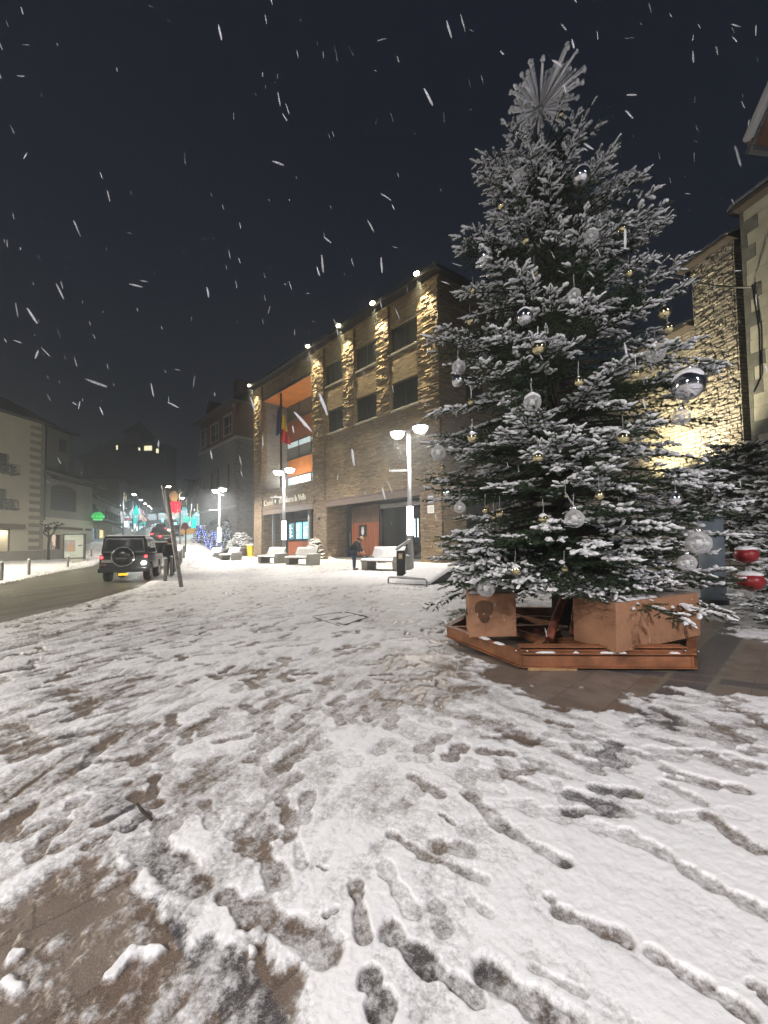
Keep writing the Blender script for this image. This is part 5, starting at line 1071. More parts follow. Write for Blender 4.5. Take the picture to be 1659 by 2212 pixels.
# ================================================================== BENCHES
def bench(x, y, rz, label, L=2.3):
    o = empty('bench', (x, y, 0), rz, label, 'bench', 'snow-covered concrete benches')
    MB().prism([(0, 0), (.62, 0), (.62, .45), (-.04, .50)], 0, .42, 'X').build('low_support', CONC, o, bevel=.02)
    MB().prism([(0, 0), (.95, 0), (1.02, .86), (.10, .80), (-.04, .50)], L-.42, L, 'X').build('arm_block', CONC, o, bevel=.02)
    MB().prism([(.60, 0), (.95, 0), (1.02, .80), (.62, .78)], .0, .30, 'X').build('rear_arm', CONC, o, bevel=.02)
    MB().box(.02, L-.44, -.12, .72, .505, .57).build('seat', mat('bench_slat', (.14, .12, .10), .6), o)
    bk = MB().prism([(.72, .56), (.78, .54), (1.16, 1.28), (1.10, 1.31)], .10, L-.30, 'X').build('backrest', mat('bench_slat'), o)
    sl = .72/.36
    MB().pad(0, L-.44, -.14, .74, .57, .10, .07, .5).build('seat_snow', SNOW, o, True)
    m_ = MB(); n, k = 26, 9; Vv = []
    for j in range(k+1):
        for i in range(n+1):
            u, v_ = i/n, j/k; e = min(u*(L-.4), (1-u)*(L-.4), v_*.8, (1-v_)*.8); t_ = min(1, e/.07)*.06*random.uniform(.5, 1.3)
            Vv.append((.10+(L-.40)*u, .70+.38*v_-t_*.9, .58+.74*v_+t_*.45))
    m_.add(Vv, [(j*(n+1)+i, j*(n+1)+i+1, (j+1)*(n+1)+i+1, (j+1)*(n+1)+i) for j in range(k) for i in range(n)]); m_.build('backrest_snow', SNOW, o, True)
    MB().pad(L-.44, L+.01, .08, 1.02, .80, .07, .07, .4).build('arm_snow', SNOW, o, True)
    for q in (.42, L*.45): MB().box(q, q+.06, .0, .7, .44, .503).build('seat_rail', ANTH, o)
    return o
bz = R_(-38)
bench(-1.30, 21.55, bz, 'right-hand snow-covered bench that the stooping person is bending over', 2.6)
bench(-7.35, 28.3, bz, 'snow-covered bench just right of the second twin lamp', 2.7)
bench(-10.5, 31.6, bz, 'snow-covered bench just left of the second twin lamp', 2.6)
bench(-17.0, 39.3, bz, 'snow-covered bench just right of the farthest twin lamp', 2.5)
bench(-20.1, 42.2, bz, 'small-looking snow-covered bench just left of the farthest twin lamp', 2.4)
# ================================================================== SMALL THINGS ON THE SQUARE
t_ = empty('information_lectern', (.56, 17.05, 0), R_(-12), 'black information lectern with a snowy slanting top and an orange notice', 'lectern')
MB().box(-.02, .36, 0, .34, 0, 1.17).build('column', BLACKP, t_, bevel=.01); M_ = Matrix.Translation((-.02, .17, 1.19)) @ Matrix.Rotation(R_(-33), 4, 'Y')
MB().box(-.02, .80, -.24, .24, 0, .05, M_).build('slanted_panel', GALV, t_, bevel=.01); MB().pad(-.02, .8, -.24, .24, .05, .06, .04, .4, M=M_).build('panel_snow', SNOW, t_, True)
MB().box(.07, .25, -.012, -.002, .80, 1.05).build('notice', mat('orange_notice', (.6, .4, .22), .5), t_)
MB().box(.11, .21, -.016, -.0125, .86, .99).build('notice_drawing', mat('pale_notice', (.7, .66, .55), .5), t_)
w_ = empty('sloping_plinth', (0, 0, 0), 0, 'low wedge-shaped black plinth with a sloping snow-covered top beside the lectern', 'plinth')
W4 = [(.28, 13.8, .05), (1.57, 13.35, .05), (2.70, 14.6, .56), (1.25, 15.45, .54)]; w_.location = (.28, 13.8, 0); W4 = [(a-.28, b-13.8, c_) for a, b, c_ in W4]
MB().add([(a, b, 0) for a, b, c_ in W4]+W4, [(3, 2, 1, 0), (4, 5, 6, 7), (0, 1, 5, 4), (1, 2, 6, 5), (2, 3, 7, 6), (3, 0, 4, 7)]).build('body', BLACKP, w_)
m_ = MB(); n = 26; Vv = []
for j in range(n+1):
    for i in range(n+1):
        u, v_ = i/n, j/n; a = Vector(W4[0])*(1-u)*(1-v_)+Vector(W4[1])*u*(1-v_)+Vector(W4[2])*u*v_+Vector(W4[3])*(1-u)*v_; e = min(u, 1-u, v_, 1-v_); a.z += .002+.06*min(1, e*12)*random.uniform(.6, 1.2); Vv.append(a)
m_.add(Vv, [(j*(n+1)+i, j*(n+1)+i+1, (j+1)*(n+1)+i+1, (j+1)*(n+1)+i) for j in range(n) for i in range(n)]); m_.build('top_snow', SNOW, w_, True)
a, b = Vector((.13, 14.1, 0)), Vector((1.43, 13.0, 0)); rl = empty('hoop_rail', a, 0, 'low grey tubular hoop rail dusted with snow before the sloping plinth', 'rail'); b = b-a
up = Vector((0, 0, .25)); MB().tube([(0, 0, 0), up*.8, up+b*.03, up+b*.97, b+up*.8, b], .028, 8).build('tube', GALV, rl, True)
MB().tube([(0, 0, .04), tuple(b+Vector((0, 0, .04)))], .016, 6).build('lower_bar', GALV, rl); MB().tube([up+b*.04+Vector((0, 0, .03)), up+b*.3+Vector((0, 0, .045)), up+b*.7+Vector((0, 0, .04)), up+b*.96+Vector((0, 0, .03))], [.018, .03, .022, .012], 6).build('rail_snow', SNOW, rl, True)
# bollards
def bollard(x, y, h, r, label, grp):
    o = empty('bollard', (x, y, float(gz(x, y))+(.12 if 'pavement' in grp else 0)), 0, label, 'bollard', grp); MB().lathe((0, 0, 0), [(r, 0), (r, h-.06), (r*.96, h-.02), (r*.7, h)], 14).build('post', mat('bollard_grey', (.20, .19, .18), .5, .3, noise=.2, nscale=8), o, True)
    MB().lathe((0, 0, 0), [(r*.98, h-.03), (r*.95, h+.02), (r*.6, h+.05), (r*.2, h+.06)], 12).build('snow_cap', SNOW, o, True)
gR, gL = 'bollards along the plaza kerb', 'bollards along the left pavement'
bollard(-9.39, 16.32, 1.0, .07, 'nearest grey bollard on the plaza kerb, just left of the leaning post', gR)
bollard(-10.53, 18.8, 1.0, .07, 'second grey bollard on the plaza kerb, at the feet of the black-clad person', gR)
bollard(-12.22, 22.2, 1.0, .07, 'third grey bollard on the plaza kerb, half hidden by the leaning post', gR)
for i, (x, y) in enumerate(((1450, 915), (1472, 903), (1512, 875))):
    p = G(*Z(4, x, y)); bollard(p.x, p.y, 1.15, .09, ['fourth kerb bollard, directly right of the leaning post', 'fifth kerb bollard, between two others right of the leaning post', 'sixth and farthest kerb bollard, beside the foot of the road sign'][i], gR)
for i, (x, y) in enumerate(((-16.86, 16.77), (-18.82, 20.15), (-23.18, 27.87), (-27.81, 36.09))):
    bollard(x, y, .80, .065, ['bollard at the extreme left edge on the snowy left pavement', 'bollard on the left pavement below the cream building', 'bollard in front of the advertising panel', 'slanting-looking bollard right of the advertising panel, left of the black off-roader'][i], gL)
# leaning post
lp0, lp1 = Vector((-7.4, 13.88, 0)), P(*Z(1, 1357, 980), 14.6); o = empty('leaning_post', lp0, 0, 'tall grey post leaning sharply to the left at the edge of the snowy square', 'post'); d = lp1-lp0
MB().tube([(0, 0, 0), d*.5, d], [.072, .066, .058], 12).build('shaft', mat('weathered_pole', (.25, .23, .22), .6, noise=.35, nscale=7), o, True)
for t in (.32, .56, .66): MB().tube([d*t, d*(t+.012)], [.075, .075], 12).build('band', GALV, o)
MB().tube([d*.10+Vector((-.07, -.02, .03)), d*.4+Vector((-.075, -.02, .03)), d*.97+Vector((-.065, -.02, .02))], [.014, .02, .016], 6).build('snow_strip', SNOW, o, True)
MB().tube([d*.62+Vector((-.09, 0, 0)), d*1.02+Vector((-.17, 0, .05))], .018, 6).build('side_rod', GALV, o)
# road sign
g0 = G(*Z(4, 1540, 842)); hs = (842-295)/4.046*.54861*g0.y/FPX; o = empty('road_sign', g0, 0, 'round dull-red road sign on a dark post at the street corner', 'road sign'); rs = .27
MB().tube([(0, 0, 0), (0, 0, hs-.2)], .07, 8).build('post', ANTH, o); MB().cyl(0, 0, 0, .75, .14).build('post_base', ANTH, o)
MB().lathe((0, -.08, hs), [(rs*1.25, 0), (rs*1.3, -.03), (rs*1.25, -.05)], 22, 'Y').build('disc', mat('dull_sign_red', (.12, .015, .018), .6), o, True)
# advertising panel
pa, pb = G(*Z(9, 1040, 1560)), G(*Z(9, 1370, 1560)); az = math.atan2(pb.y-pa.y, pb.x-pa.x)*.3; k = 33/FPX*.54861/4.1475; W_ = 350*k
o = empty('advertising_panel', (P(*Z(9, 1020, 1558), 33).x, 33, .12), 0, 'black-framed advertising panel with a pale poster on the left pavement', 'advertising panel')
z0, z1 = 85*k, 490*k
MB().box(0, W_, 0, .18, z0, z0+.09).box(0, W_, 0, .18, z1-.09, z1).box(0, .09, 0, .18, z0+.09, z1-.09).box(W_-.09, W_, 0, .18, z0+.09, z1-.09).build('frame', BLACKP, o)
po = MB().box(.09, W_-.09, .04, .14, z0+.09, z1-.09).build('poster', mat('poster_paper', (.28, .31, .28), .3, emis=(.5, .56, .5), es=.10), o)
MB().box(.10, W_*.56, .03, .038, z0+.62, z0+1.62).build('poster_photo', mat('poster_photo', (.16, .16, .17), .4, noise=.3, nscale=3), po)
MB().prism([(.35, z0+.64), (.95, z0+.64), (.92, z0+.95), (.72, z0+1.38), (.58, z0+1.42), (.48, z0+1.05)], .02, .028, 'Y').build('poster_figure', mat('poster_brown', (.26, .13, .07), .5), po)
MB().box(W_*.64, W_*.92, .03, .038, z0+.9, z0+1.5).build('poster_inset', mat('poster_inset', (.36, .37, .34), .5), po)
MB().prism([(W_*.68, z0+1.15), (W_*.9, z0+1.22), (W_*.84, z0+1.06), (W_*.72, z0+1.05)], .02, .028, 'Y').build('poster_object', ANTH, po)
m_ = MB(); 
for x0, x1, z_ in ((.6, 1.3, 1.86), (.6, 1.2, .25)): m_.box(x0, x1, .03, .038, z0+z_, z0+z_+.05)
m_.build('poster_line', mat('poster_text', (.2, .22, .2), .5), po)
MB().box(W_*.42, W_*.95, .0, .3, 0, z0-.002).build('base_block', CONC, o, bevel=.02)
# pollarded street tree
g0 = G(*Z(9, 785, 1487)); o = empty('pollarded_tree', g0+Vector((0, 0, 0)), 0, 'small bare pollarded plane tree with knuckled limbs before the taupe building', 'tree'); k = g0.y/FPX*.54861/4.1475
def q9(x, y, dy=0): return ((x-790)*k, dy, (1487-y)*k)
MB().tube([q9(795, 1487), q9(793, 1250), q9(805, 1110)], [.17, .13, .15], 10).build('trunk', BARK, o, True)
lim = MB()
for pts in ([(805, 1110), (745, 1030), (700, 930), (672, 880)], [(805, 1110), (800, 1000), (790, 950)], [(800, 990), (740, 925), (690, 890)], [(805, 1100), (880, 1030), (895, 960), (880, 940)], [(890, 990), (900, 900), (935, 860)], [(800, 960), (815, 900), (822, 880)], [(890, 940), (950, 920), (1000, 885)], [(800, 950), (870, 950), (905, 930)], [(745, 1010), (720, 960), (735, 900)]):
    lim.tube([q9(x, y, random.uniform(-.6, .6)*(i > 0)) for i, (x, y) in enumerate(pts)], [.11, .08, .07, .05][:len(pts)], 6)
    e = q9(*pts[-1]); lim.ball(e, .11, 7, 5, .2)
lim.build('limbs', BARK, o, True); m_ = MB()
for x, y in ((850, 945), (720, 915), (690, 885), (895, 935), (760, 935)): m_.ball((q9(x, y)[0], 0, q9(x, y)[2]+.08), (.22, .1, .06), 8, 5, .2)
m_.build('snow_on_limbs', SNOW, o, True)
# yellow bin
o = empty('yellow_bin', (P(545, 1199, 50).x, 50, .0), R_(-30), 'yellow wheeled bin with a pale lid near the corner of the town hall', 'bin')
MB().add([(-.42, -.42, 0), (.42, -.42, 0), (.42, .42, 0), (-.42, .42, 0), (-.52, -.52, 1.45), (.52, -.52, 1.45), (.52, .52, 1.45), (-.52, .52, 1.45)], [(3, 2, 1, 0), (4, 5, 6, 7), (0, 1, 5, 4), (1, 2, 6, 5), (2, 3, 7, 6), (3, 0, 4, 7)]).build('body', mat('bin_yellow', (.62, .42, .02), .45), o, bevel=.03)
MB().box(-.6, .6, -.62, .6, 1.452, 1.55).build('lid', mat('bin_lid', (.72, .62, .2), .45), o, bevel=.03); MB().pad(-.58, .58, -.6, .58, 1.55, .08, .1).build('lid_snow', SNOW, o, True)
MB().box(-.12, .12, -.52, -.44, .6, .9).build('label_patch', mat('bin_patch', (.5, .5, .1), .5), o)
# ================================================================== SMALL FIRS AND SHRUBS
def small_fir(name, x, y, h, r, label, cat, grp=None, blue=None, snow=.7, pot=False, tw=.28, z0=0., nb=6, lo=.25):
    o = empty(name, (x, y, z0), 0, label, cat, grp); L_ = []; k = 0; z = lo; wd = MB()
    while z < h-.1:
        R = r*(1-(z-lo)/(h-lo+.05))**.85+.08
        for j in range(nb): k += 1; L_.append(bough((0, 0, z+.12*R), k*2.4+random.random()*.4, R*random.uniform(.8, 1.1), -.15, .1, .15, .5, .22, tw, wood=None))
        z += .20+.05*r
    foliage('foliage', 'snow_cover', L_, o, lambda p, s: np.clip((s-.3)/.4, 0, 1)*snow)
    MB().tube([(0, 0, 0), (0, 0, h*.95)], [.09, .02], 8).build('trunk', BARK, o)
    if blue is not None:
        m_ = MB(); z = lo
        for i in range(150):
            t = (i+.5)/150; zz = lo+(h-lo)*t; R = r*(1-t)**.85+.06; a = i*.9+random.random()*.3; m_.ball((R*math.cos(a)*1.0, R*math.sin(a)*1.0, zz-.05*R), .045, 5, 3)
        m_.build('fairy_lights', blue, o)
    if pot: MB().lathe((0, 0, 0), [(.55, 0), (.62, .1), (.72, .85), (.70, .9)], 14).build('pot', mat('terracotta', (.22, .12, .07), .7), o)
    return o
BL1 = glow('blue_lights', (.16, .26, 1.), 16.); BL2 = glow('cool_lights', (.55, .8, 1), 5.)
for (x, y0, y1, Y, r_, lab, ml) in ((235, 1905, 1612, 53, 1.45, 'leftmost blue-lit fir, wrapped in fairy lights at the street corner', BL1), (362, 1900, 1665, 55, 1.35, 'middle blue-lit fir, the lower one just left of the farthest twin lamp', BL1), (500, 1890, 1575, 57, 1.2, 'tall dark fir with sparse cold white lights right of the farthest twin lamp', BL2)):
    b = P(*Z(2, x, y0), Y); t = P(*Z(2, x, y1), Y); small_fir('lit_fir', b.x, Y, t.z-b.z, r_, lab, 'fir tree', 'firs with fairy lights before the stone house', ml, .45, tw=.34, z0=b.z, nb=7)
b = P(*Z(2, 645, 1915), 52); small_fir('potted_fir', b.x, 52, 3.0, 1.6, 'snow-laden potted conifer between the lit firs and the yellow bin', 'conifer', None, None, 1., True, .4, b.z, 7, .9)
b = P(*Z(2, 1430, 1950), 38.5); small_fir('snowy_shrub', b.x, 38.5, 2.0, 1.0, 'rounded shrub buried in snow at the foot of the town hall pier', 'shrub', None, None, 1., False, .4, 0, 8, .1)
# ================================================================== VEHICLES
TYRE = mat('tyre', (.012, .012, .013), .8); RIM = mat('alloy_rim', (.25, .25, .26), .35, .8); CGL = mat('car_glass', (.012, .013, .015), .06, spec=.8)
TAIL = mat('tail_lamp', (.6, .02, .02), .3, emis=(1, .04, .05), es=6.); REV = mat('reversing_lamp', (1, 1, 1), .3, emis=(1, .93, .85), es=30.); CHR = mat('chrome', (.6, .6, .62), .15, 1.)
def wheel(o, x, y, r=.37, w=.24):
    q = MB().lathe((x, y, r), [(r*.6, -w/2), (r*.93, -w/2), (r, -w*.3), (r, w*.3), (r*.93, w/2), (r*.6, w/2)], 22, 'X').build('wheel', TYRE, o, True)
    s = 1 if x > 0 else -1; MB().lathe((x+s*(w/2-.01), y, r), [(r*.58, -.02), (r*.56, .02), (r*.2, .03)], 14, 'X').build('rim', RIM, q)
# --- black off-roader
jz = R_(23); jo = empty('off_road_car', (-11.12, 16.25, .0), jz, 'black boxy off-road car seen from behind with its reversing light on', 'car')
PAINT = mat('black_car_paint', (.010, .011, .012), .22, .0, noise=.15, nscale=2, spec=.6)
# origin: middle of the rear; y forward; x right
bd_ = MB().prism([(0, .52), (0, 1.18), (4.15, 1.16), (4.18, .95), (4.15, .52), (3.62, .52), (3.5, .86), (2.95, .86), (2.82, .52), (1.25, .52), (1.12, .86), (.50, .86), (.40, .52)], -.88, .88, 'X').build('body', PAINT, jo, bevel=.03)
cb = MB(); cb.add([(-.86, .04, 1.182), (.86, .04, 1.182), (.86, 2.75, 1.182), (-.86, 2.75, 1.182), (-.76, .10, 1.98), (.76, .10, 1.98), (.76, 2.25, 1.98), (-.76, 2.25, 1.98)], [(3, 2, 1, 0), (4, 5, 6, 7), (0, 1, 5, 4), (1, 2, 6, 5), (2, 3, 7, 6), (3, 0, 4, 7)]); cb.build('cabin', PAINT, jo, bevel=.09)
def slope(x, z): return .04+.06*(z-1.18)/.8
MB().add([(-.70, slope(0, 1.34)-.012, 1.34), (.70, slope(0, 1.34)-.012, 1.34), (.64, slope(0, 1.84)-.012, 1.84), (-.64, slope(0, 1.84)-.012, 1.84)], [(0, 1, 2, 3)]).build('rear_window', CGL, jo)
for y0, y1 in ((.25, .95), (1.05, 1.62), (1.72, 2.25)):
    for s in (-1, 1): MB().add([(s*.848, y0, 1.30), (s*.848, y1, 1.30), (s*.792, y1-.03*(y1 > 2), 1.82), (s*.792, y0, 1.82)], [(0, 1, 2, 3)]).build('side_window', CGL, jo)
sw_ = MB().lathe((-.0, -.16, 1.10), [(.10, -.13), (.36, -.12), (.41, -.06), (.41, .10), (.36, .14)], 28, 'Y').build('spare_wheel', PAINT, jo, True); MB().lathe((0, -.16, 1.10), [(.400, -.085), (.425, -.085), (.425, -.05), (.400, -.05)], 28, 'Y').build('chrome_ring', CHR, sw_, True)
MB().box(-.24, .16, -.30, -.285, 1.0, 1.06).build('maker_strip', mat('dull_plate', (.2, .2, .2), .4), sw_)
MB().box(-.80, -.36, -.03, -.005, .86, .98).build('number_plate', mat('plate_white', (.65, .65, .62), .5), jo)
MB().box(-.9, .9, -.14, -.005, .44, .62).build('rear_bumper', BLACKP, jo, bevel=.03)
for x, z in ((-.80, 1.08), (.80, 1.10)): MB().lathe((x, -.015, z), [(.06, .01), (.06, -.03), (.04, -.045)], 12, 'Y').build('tail_lamp', TAIL, jo)
for x, z in ((-.80, .76), (-.68, .76)): MB().lathe((x, -.015, z), [(.045, .01), (.045, -.02), (.03, -.03)], 12, 'Y').build('round_lamp', mat('amber_dull', (.35, .12, .06), .3), jo)
MB().lathe((.72, -.03, .82), [(.085, .01), (.085, -.03), (.05, -.05)], 14, 'Y').build('reversing_lamp', REV, jo, True); light('POINT', (.72, -.25, .80), 26, (1, .92, .82), jo, .06)
MB().box(-.18, .14, -.10, -.06, .30, .40).build('painted_reflection', mat('amber_reflection_glow', (.9, .5, .02), .3, emis=(1, .6, .03), es=1.2), jo)  # orange lamp reflection below the bumper, put in as a glowing block
for x in (-.74, .74):
    wheel(jo, x, .80); wheel(jo, x, 3.22)
for s in (-1, 1): MB().box(s*.98-.09, s*.98+.09, 2.55, 2.65, 1.22, 1.5).build('wing_mirror', BLACKP, jo, bevel=.02)
MB().pad(-.72, .72, .15, 2.2, 1.98, .05, .12).build('roof_snow', SNOW, jo, True)
# --- generic cars beyond
def car(x, y, rz, paint, label, s=1.0, suv=False, tail=True, z=0.):
    o = empty('parked_car', (x, y, z), rz, label, 'car', 'cars in the street', s); h = 1.62 if suv else 1.46
    MB().prism([(0, .28), (-.02, .75), (.10, .95), (4.1, .86), (4.25, .62), (4.2, .28)], -.88, .88, 'X').build('body', paint, o, bevel=.06)
    MB().add([(-.82, .12, .94), (.82, .12, .94), (.82, 3.0, .92), (-.82, 3.0, .92), (-.64, .50, h), (.64, .50, h), (.64, 2.15, h), (-.64, 2.15, h)], [(3, 2, 1, 0), (4, 5, 6, 7), (0, 1, 5, 4), (1, 2, 6, 5), (2, 3, 7, 6), (3, 0, 4, 7)]).build('cabin', CGL, o, bevel=.05)
    MB().add([(-.65, .48, h-.02), (.65, .48, h-.02), (.65, 2.18, h-.02), (-.65, 2.18, h-.02), (-.60, .55, h+.05), (.60, .55, h+.05), (.60, 2.1, h+.05), (-.60, 2.1, h+.05)], [(3, 2, 1, 0), (4, 5, 6, 7), (0, 1, 5, 4), (1, 2, 6, 5), (2, 3, 7, 6), (3, 0, 4, 7)]).build('roof_panel', paint, o, bevel=.02)
    for a in (-.70, .70): MB().box(a-.14, a+.14, -.06, .0, .68, .86).build('tail_lamp', TAIL if tail else mat('amber_dull'), o, bevel=.01); wheel(o, a*1.1, .75, .31, .2); wheel(o, a*1.1, 3.3, .31, .2)
    MB().box(-.26, .26, -.06, -.02, .48, .6).build('number_plate', mat('plate_white'), o)
    for a in (-1, 1): MB().box(a*.95-.08, a*.95+.08, 2.5, 2.6, .9, 1.05).build('wing_mirror', paint, o)
    return o
WP = mat('white_car_paint', (.62, .62, .64), .3); DP = mat('dark_car_paint', (.02, .022, .028), .3); RP = mat('grey_car_paint', (.10, .10, .11), .3)
wc = G(*Z(4, 1130, 935)); car(-15.15, 25.6, R_(26), WP, 'white car stopped just ahead of the black off-roader', 1.12, True, True)
for i, (zx, zy, Y, pnt, lab) in enumerate(((1105, 462, 58, DP, 'dark car with bright red tail lights above the roof of the black off-roader'), (1245, 470, 52, DP, 'dark car with its tail lights lit, right behind the black-clad person'), (1395, 420, 66, RP, 'grey car with glowing tail lights right of the leaning post'), (1140, 415, 78, WP, 'farthest pale car climbing the far street'))):
    p = P(*Z(4, zx, zy), Y); car(p.x, Y, R_(29), pnt, lab, 1.2, True, True, float(gz(p.x, Y)))
# ================================================================== PEOPLE
def skin_obj(name, joints, edges, m, parent, root='hip', sub=2):
    names = list(joints); me = bpy.data.meshes.new(name); me.from_pydata([joints[n][:3] for n in names], [(names.index(a), names.index(b)) for a, b in edges], []); me.materials.append(m)
    o = bpy.data.objects.new(name, me); link(o, parent); md = o.modifiers.new('skin', 'SKIN'); md.use_smooth_shade = True
    for n, sv in zip(names, me.skin_vertices[0].data): r = joints[n][3]; sv.radius = (r, r) if not isinstance(r, tuple) else r; sv.use_root = (n == root)
    o.modifiers.new('sub', 'SUBSURF').levels = sub; o.modifiers['sub'].render_levels = sub; return o
SKINM = mat('skin', (.45, .28, .20), .6)
def person(x, y, rz, label, J, coat, trou, hat, scale=1., hair=(.03, .02, .015), ponytail=False):
    o = empty('person', (x, y, 0), rz, label, 'person', None, scale); g = J
    E_ = [('hip', 'waist'), ('waist', 'chest'), ('chest', 'neck'), ('neck', 'head'), ('head', 'crown'), ('chest', 'shl'), ('shl', 'ell'), ('ell', 'wrl'), ('wrl', 'pal'), ('chest', 'shr'), ('shr', 'elr'), ('elr', 'wrr'), ('wrr', 'par'), ('hip', 'hl'), ('hl', 'knl'), ('knl', 'anl'), ('anl', 'tol'), ('hip', 'hr'), ('hr', 'knr'), ('knr', 'anr'), ('anr', 'tor')]
    J2 = dict(J)
    for s in 'lr':
        w_, p_ = Vector(J['wr'+s][:3]), Vector(J['pa'+s][:3]); d = (p_-w_).normalized(); sd_ = d.cross(Vector((0, 0, 1))).normalized() if abs(d.z) < .95 else Vector((0, 1, 0))
        for i, (off, ln) in enumerate(((-.03, .062), (-.01, .074), (.01, .07), (.03, .055))):
            q = p_+sd_*off*1.1; J2[f'f{s}{i}a'] = (*q, .010); J2[f'f{s}{i}b'] = (*(q+d*ln*.6+Vector((0, 0, -.006))), .009); J2[f'f{s}{i}c'] = (*(q+d*ln+Vector((0, 0, -.022))), .008); E_ += [('pa'+s, f'f{s}{i}a'), (f'f{s}{i}a', f'f{s}{i}b'), (f'f{s}{i}b', f'f{s}{i}c')]
        q = w_+(p_-w_)*.45+sd_*-.045; J2[f't{s}a'] = (*q, .011); J2[f't{s}b'] = (*(q+d*.04-sd_*.02), .010); E_ += [('wr'+s, f't{s}a'), (f't{s}a', f't{s}b')]
    skin_obj('body', J2, E_, SKINM, o)
    gr = lambda n, k=.025: (*J[n][:3], (J[n][3] if not isinstance(J[n][3], tuple) else J[n][3][0])+k)
    cj = {n: gr(n, .035) for n in ('waist', 'chest', 'shl', 'shr', 'ell', 'elr', 'wrl', 'wrr')}; cj['hip'] = gr('hip', .055); nk = Vector(J['chest'][:3])*.35+Vector(J['neck'][:3])*.65; cj['nk'] = (*nk, .075)
    hm = Vector(J['hip'][:3])+Vector((0, 0, -.16)); cj['hem'] = (*hm, .19)
    skin_obj('coat', cj, [('hem', 'hip'), ('hip', 'waist'), ('waist', 'chest'), ('chest', 'nk'), ('chest', 'shl'), ('shl', 'ell'), ('ell', 'wrl'), ('chest', 'shr'), ('shr', 'elr'), ('elr', 'wrr')], coat, o)
    tj = {n: gr(n, .018) for n in ('hip', 'hl', 'hr', 'knl', 'knr', 'anl', 'anr')}
    skin_obj('trousers', tj, [('hip', 'hl'), ('hl', 'knl'), ('knl', 'anl'), ('hip', 'hr'), ('hr', 'knr'), ('knr', 'anr')], trou, o)
    for s in 'lr': a_, b_ = Vector(J['an'+s][:3]), Vector(J['to'+s][:3]); a_.z = b_.z = .05; MB().tube([a_-(b_-a_)*.35, a_, b_, b_+(b_-a_)*.25], [.05, .06, .055, .035], 10).build('shoe', BLACKP, o, True)
    h = Vector(J['head'][:3]); c_ = Vector(J['crown'][:3]); up = (c_-h).normalized(); q = up.to_track_quat('Z', 'Y').to_matrix().to_4x4(); fw = q.inverted() @ Vector((1, 0, 0))
    MB().ball(h+up*.055, (.118, .105, .10), 14, 8, M=q).build('hat', hat, o, True); MB().ball(h+up*.04-Vector((.035, 0, .02)), (.105, .10, .12), 12, 8, M=q).build('hair', mat('dark_hair', hair, .7), o, True)
    f_ = MB(); nf = Vector((1, 0, -.25)).normalized(); b0 = h+nf*.10-up*.02; f_.tube([b0+up*.02, b0+nf*.03-up*.02], [.010, .016], 6); f_.build('nose', SKINM, o, True)
    for s in (-1, 1):
        MB().ball(b0+Vector((0, s*.035, 0))+up*.03, .012, 8, 5).build('eye', BLACKP, o); MB().ball(h+Vector((-.0, s*.10, 0)), (.02, .012, .032), 8, 5).build('ear', SKINM, o)
    MB().ball(b0-up*.05-nf*.004, (.010, .024, .007), 8, 5).build('mouth', mat('lips', (.3, .1, .08), .6), o)
    if ponytail: MB().ball(h-Vector((.15, 0, -.03)), (.07, .05, .06), 10, 7, .1).build('hair_bun', mat('dark_hair'), o, True)
    return o
# stooping person, facing +x (to the right), hands on the bench
S = dict(hip=(-.06, 0, .93, .14), waist=(-.01, 0, 1.08, .13), chest=(.14, 0, 1.30, .145), neck=(.27, 0, 1.42, .055), head=(.36, 0, 1.50, .095), crown=(.40, 0, 1.60, .07), shl=(.16, .18, 1.34, .07), ell=(.24, .20, 1.08, .045), wrl=(.40, .14, .90, .032), pal=(.47, .12, .84, .034), shr=(.16, -.18, 1.34, .07), elr=(.22, -.22, 1.08, .045), wrr=(.38, -.17, .88, .032), par=(.45, -.16, .82, .034),
         hl=(-.06, .10, .86, .095), knl=(-.02, .11, .50, .065), anl=(-.04, .12, .09, .05), tol=(.12, .13, .04, .04), hr=(-.06, -.10, .86, .095), knr=(.02, -.11, .50, .065), anr=(.03, -.12, .09, .05), tor=(.18, -.13, .04, .04))
person(-1.72, 21.7, R_(-14), 'person in a navy coat, jeans and checked cap stooping over the snowy bench', S, mat('navy_coat', (.012, .014, .022), .8), mat('blue_jeans', (.035, .055, .11), .85, noise=.2, nscale=20), mat('beige_cap', (.36, .27, .17), .8, noise=.45, nscale=40), 1.17, ponytail=True)
# black-clad person standing beside the cars
Q = dict(hip=(0, 0, .95, .15), waist=(0, 0, 1.12, .14), chest=(.01, 0, 1.36, .15), neck=(.03, 0, 1.52, .06), head=(.05, 0, 1.63, .095), crown=(.05, 0, 1.74, .075), shl=(0, .19, 1.42, .07), ell=(.02, .25, 1.14, .05), wrl=(.14, .20, .95, .035), pal=(.19, .18, .90, .036), shr=(0, -.19, 1.42, .07), elr=(.0, -.25, 1.14, .05), wrr=(.10, -.23, .93, .035), par=(.14, -.22, .87, .036),
         hl=(0, .09, .88, .1), knl=(.06, .10, .50, .07), anl=(.02, .10, .09, .055), tol=(.16, .11, .04, .04), hr=(0, -.09, .88, .1), knr=(-.02, -.10, .50, .07), anr=(-.10, -.10, .09, .055), tor=(.04, -.11, .04, .04))
person(-11.0, 19.5, R_(150), 'person all in black standing behind the bollards beside the stopped cars', Q, mat('black_coat', (.012, .011, .011), .85), mat('black_trousers', (.012, .012, .013), .85), mat('black_hood', (.012, .012, .012), .9), 1.08)
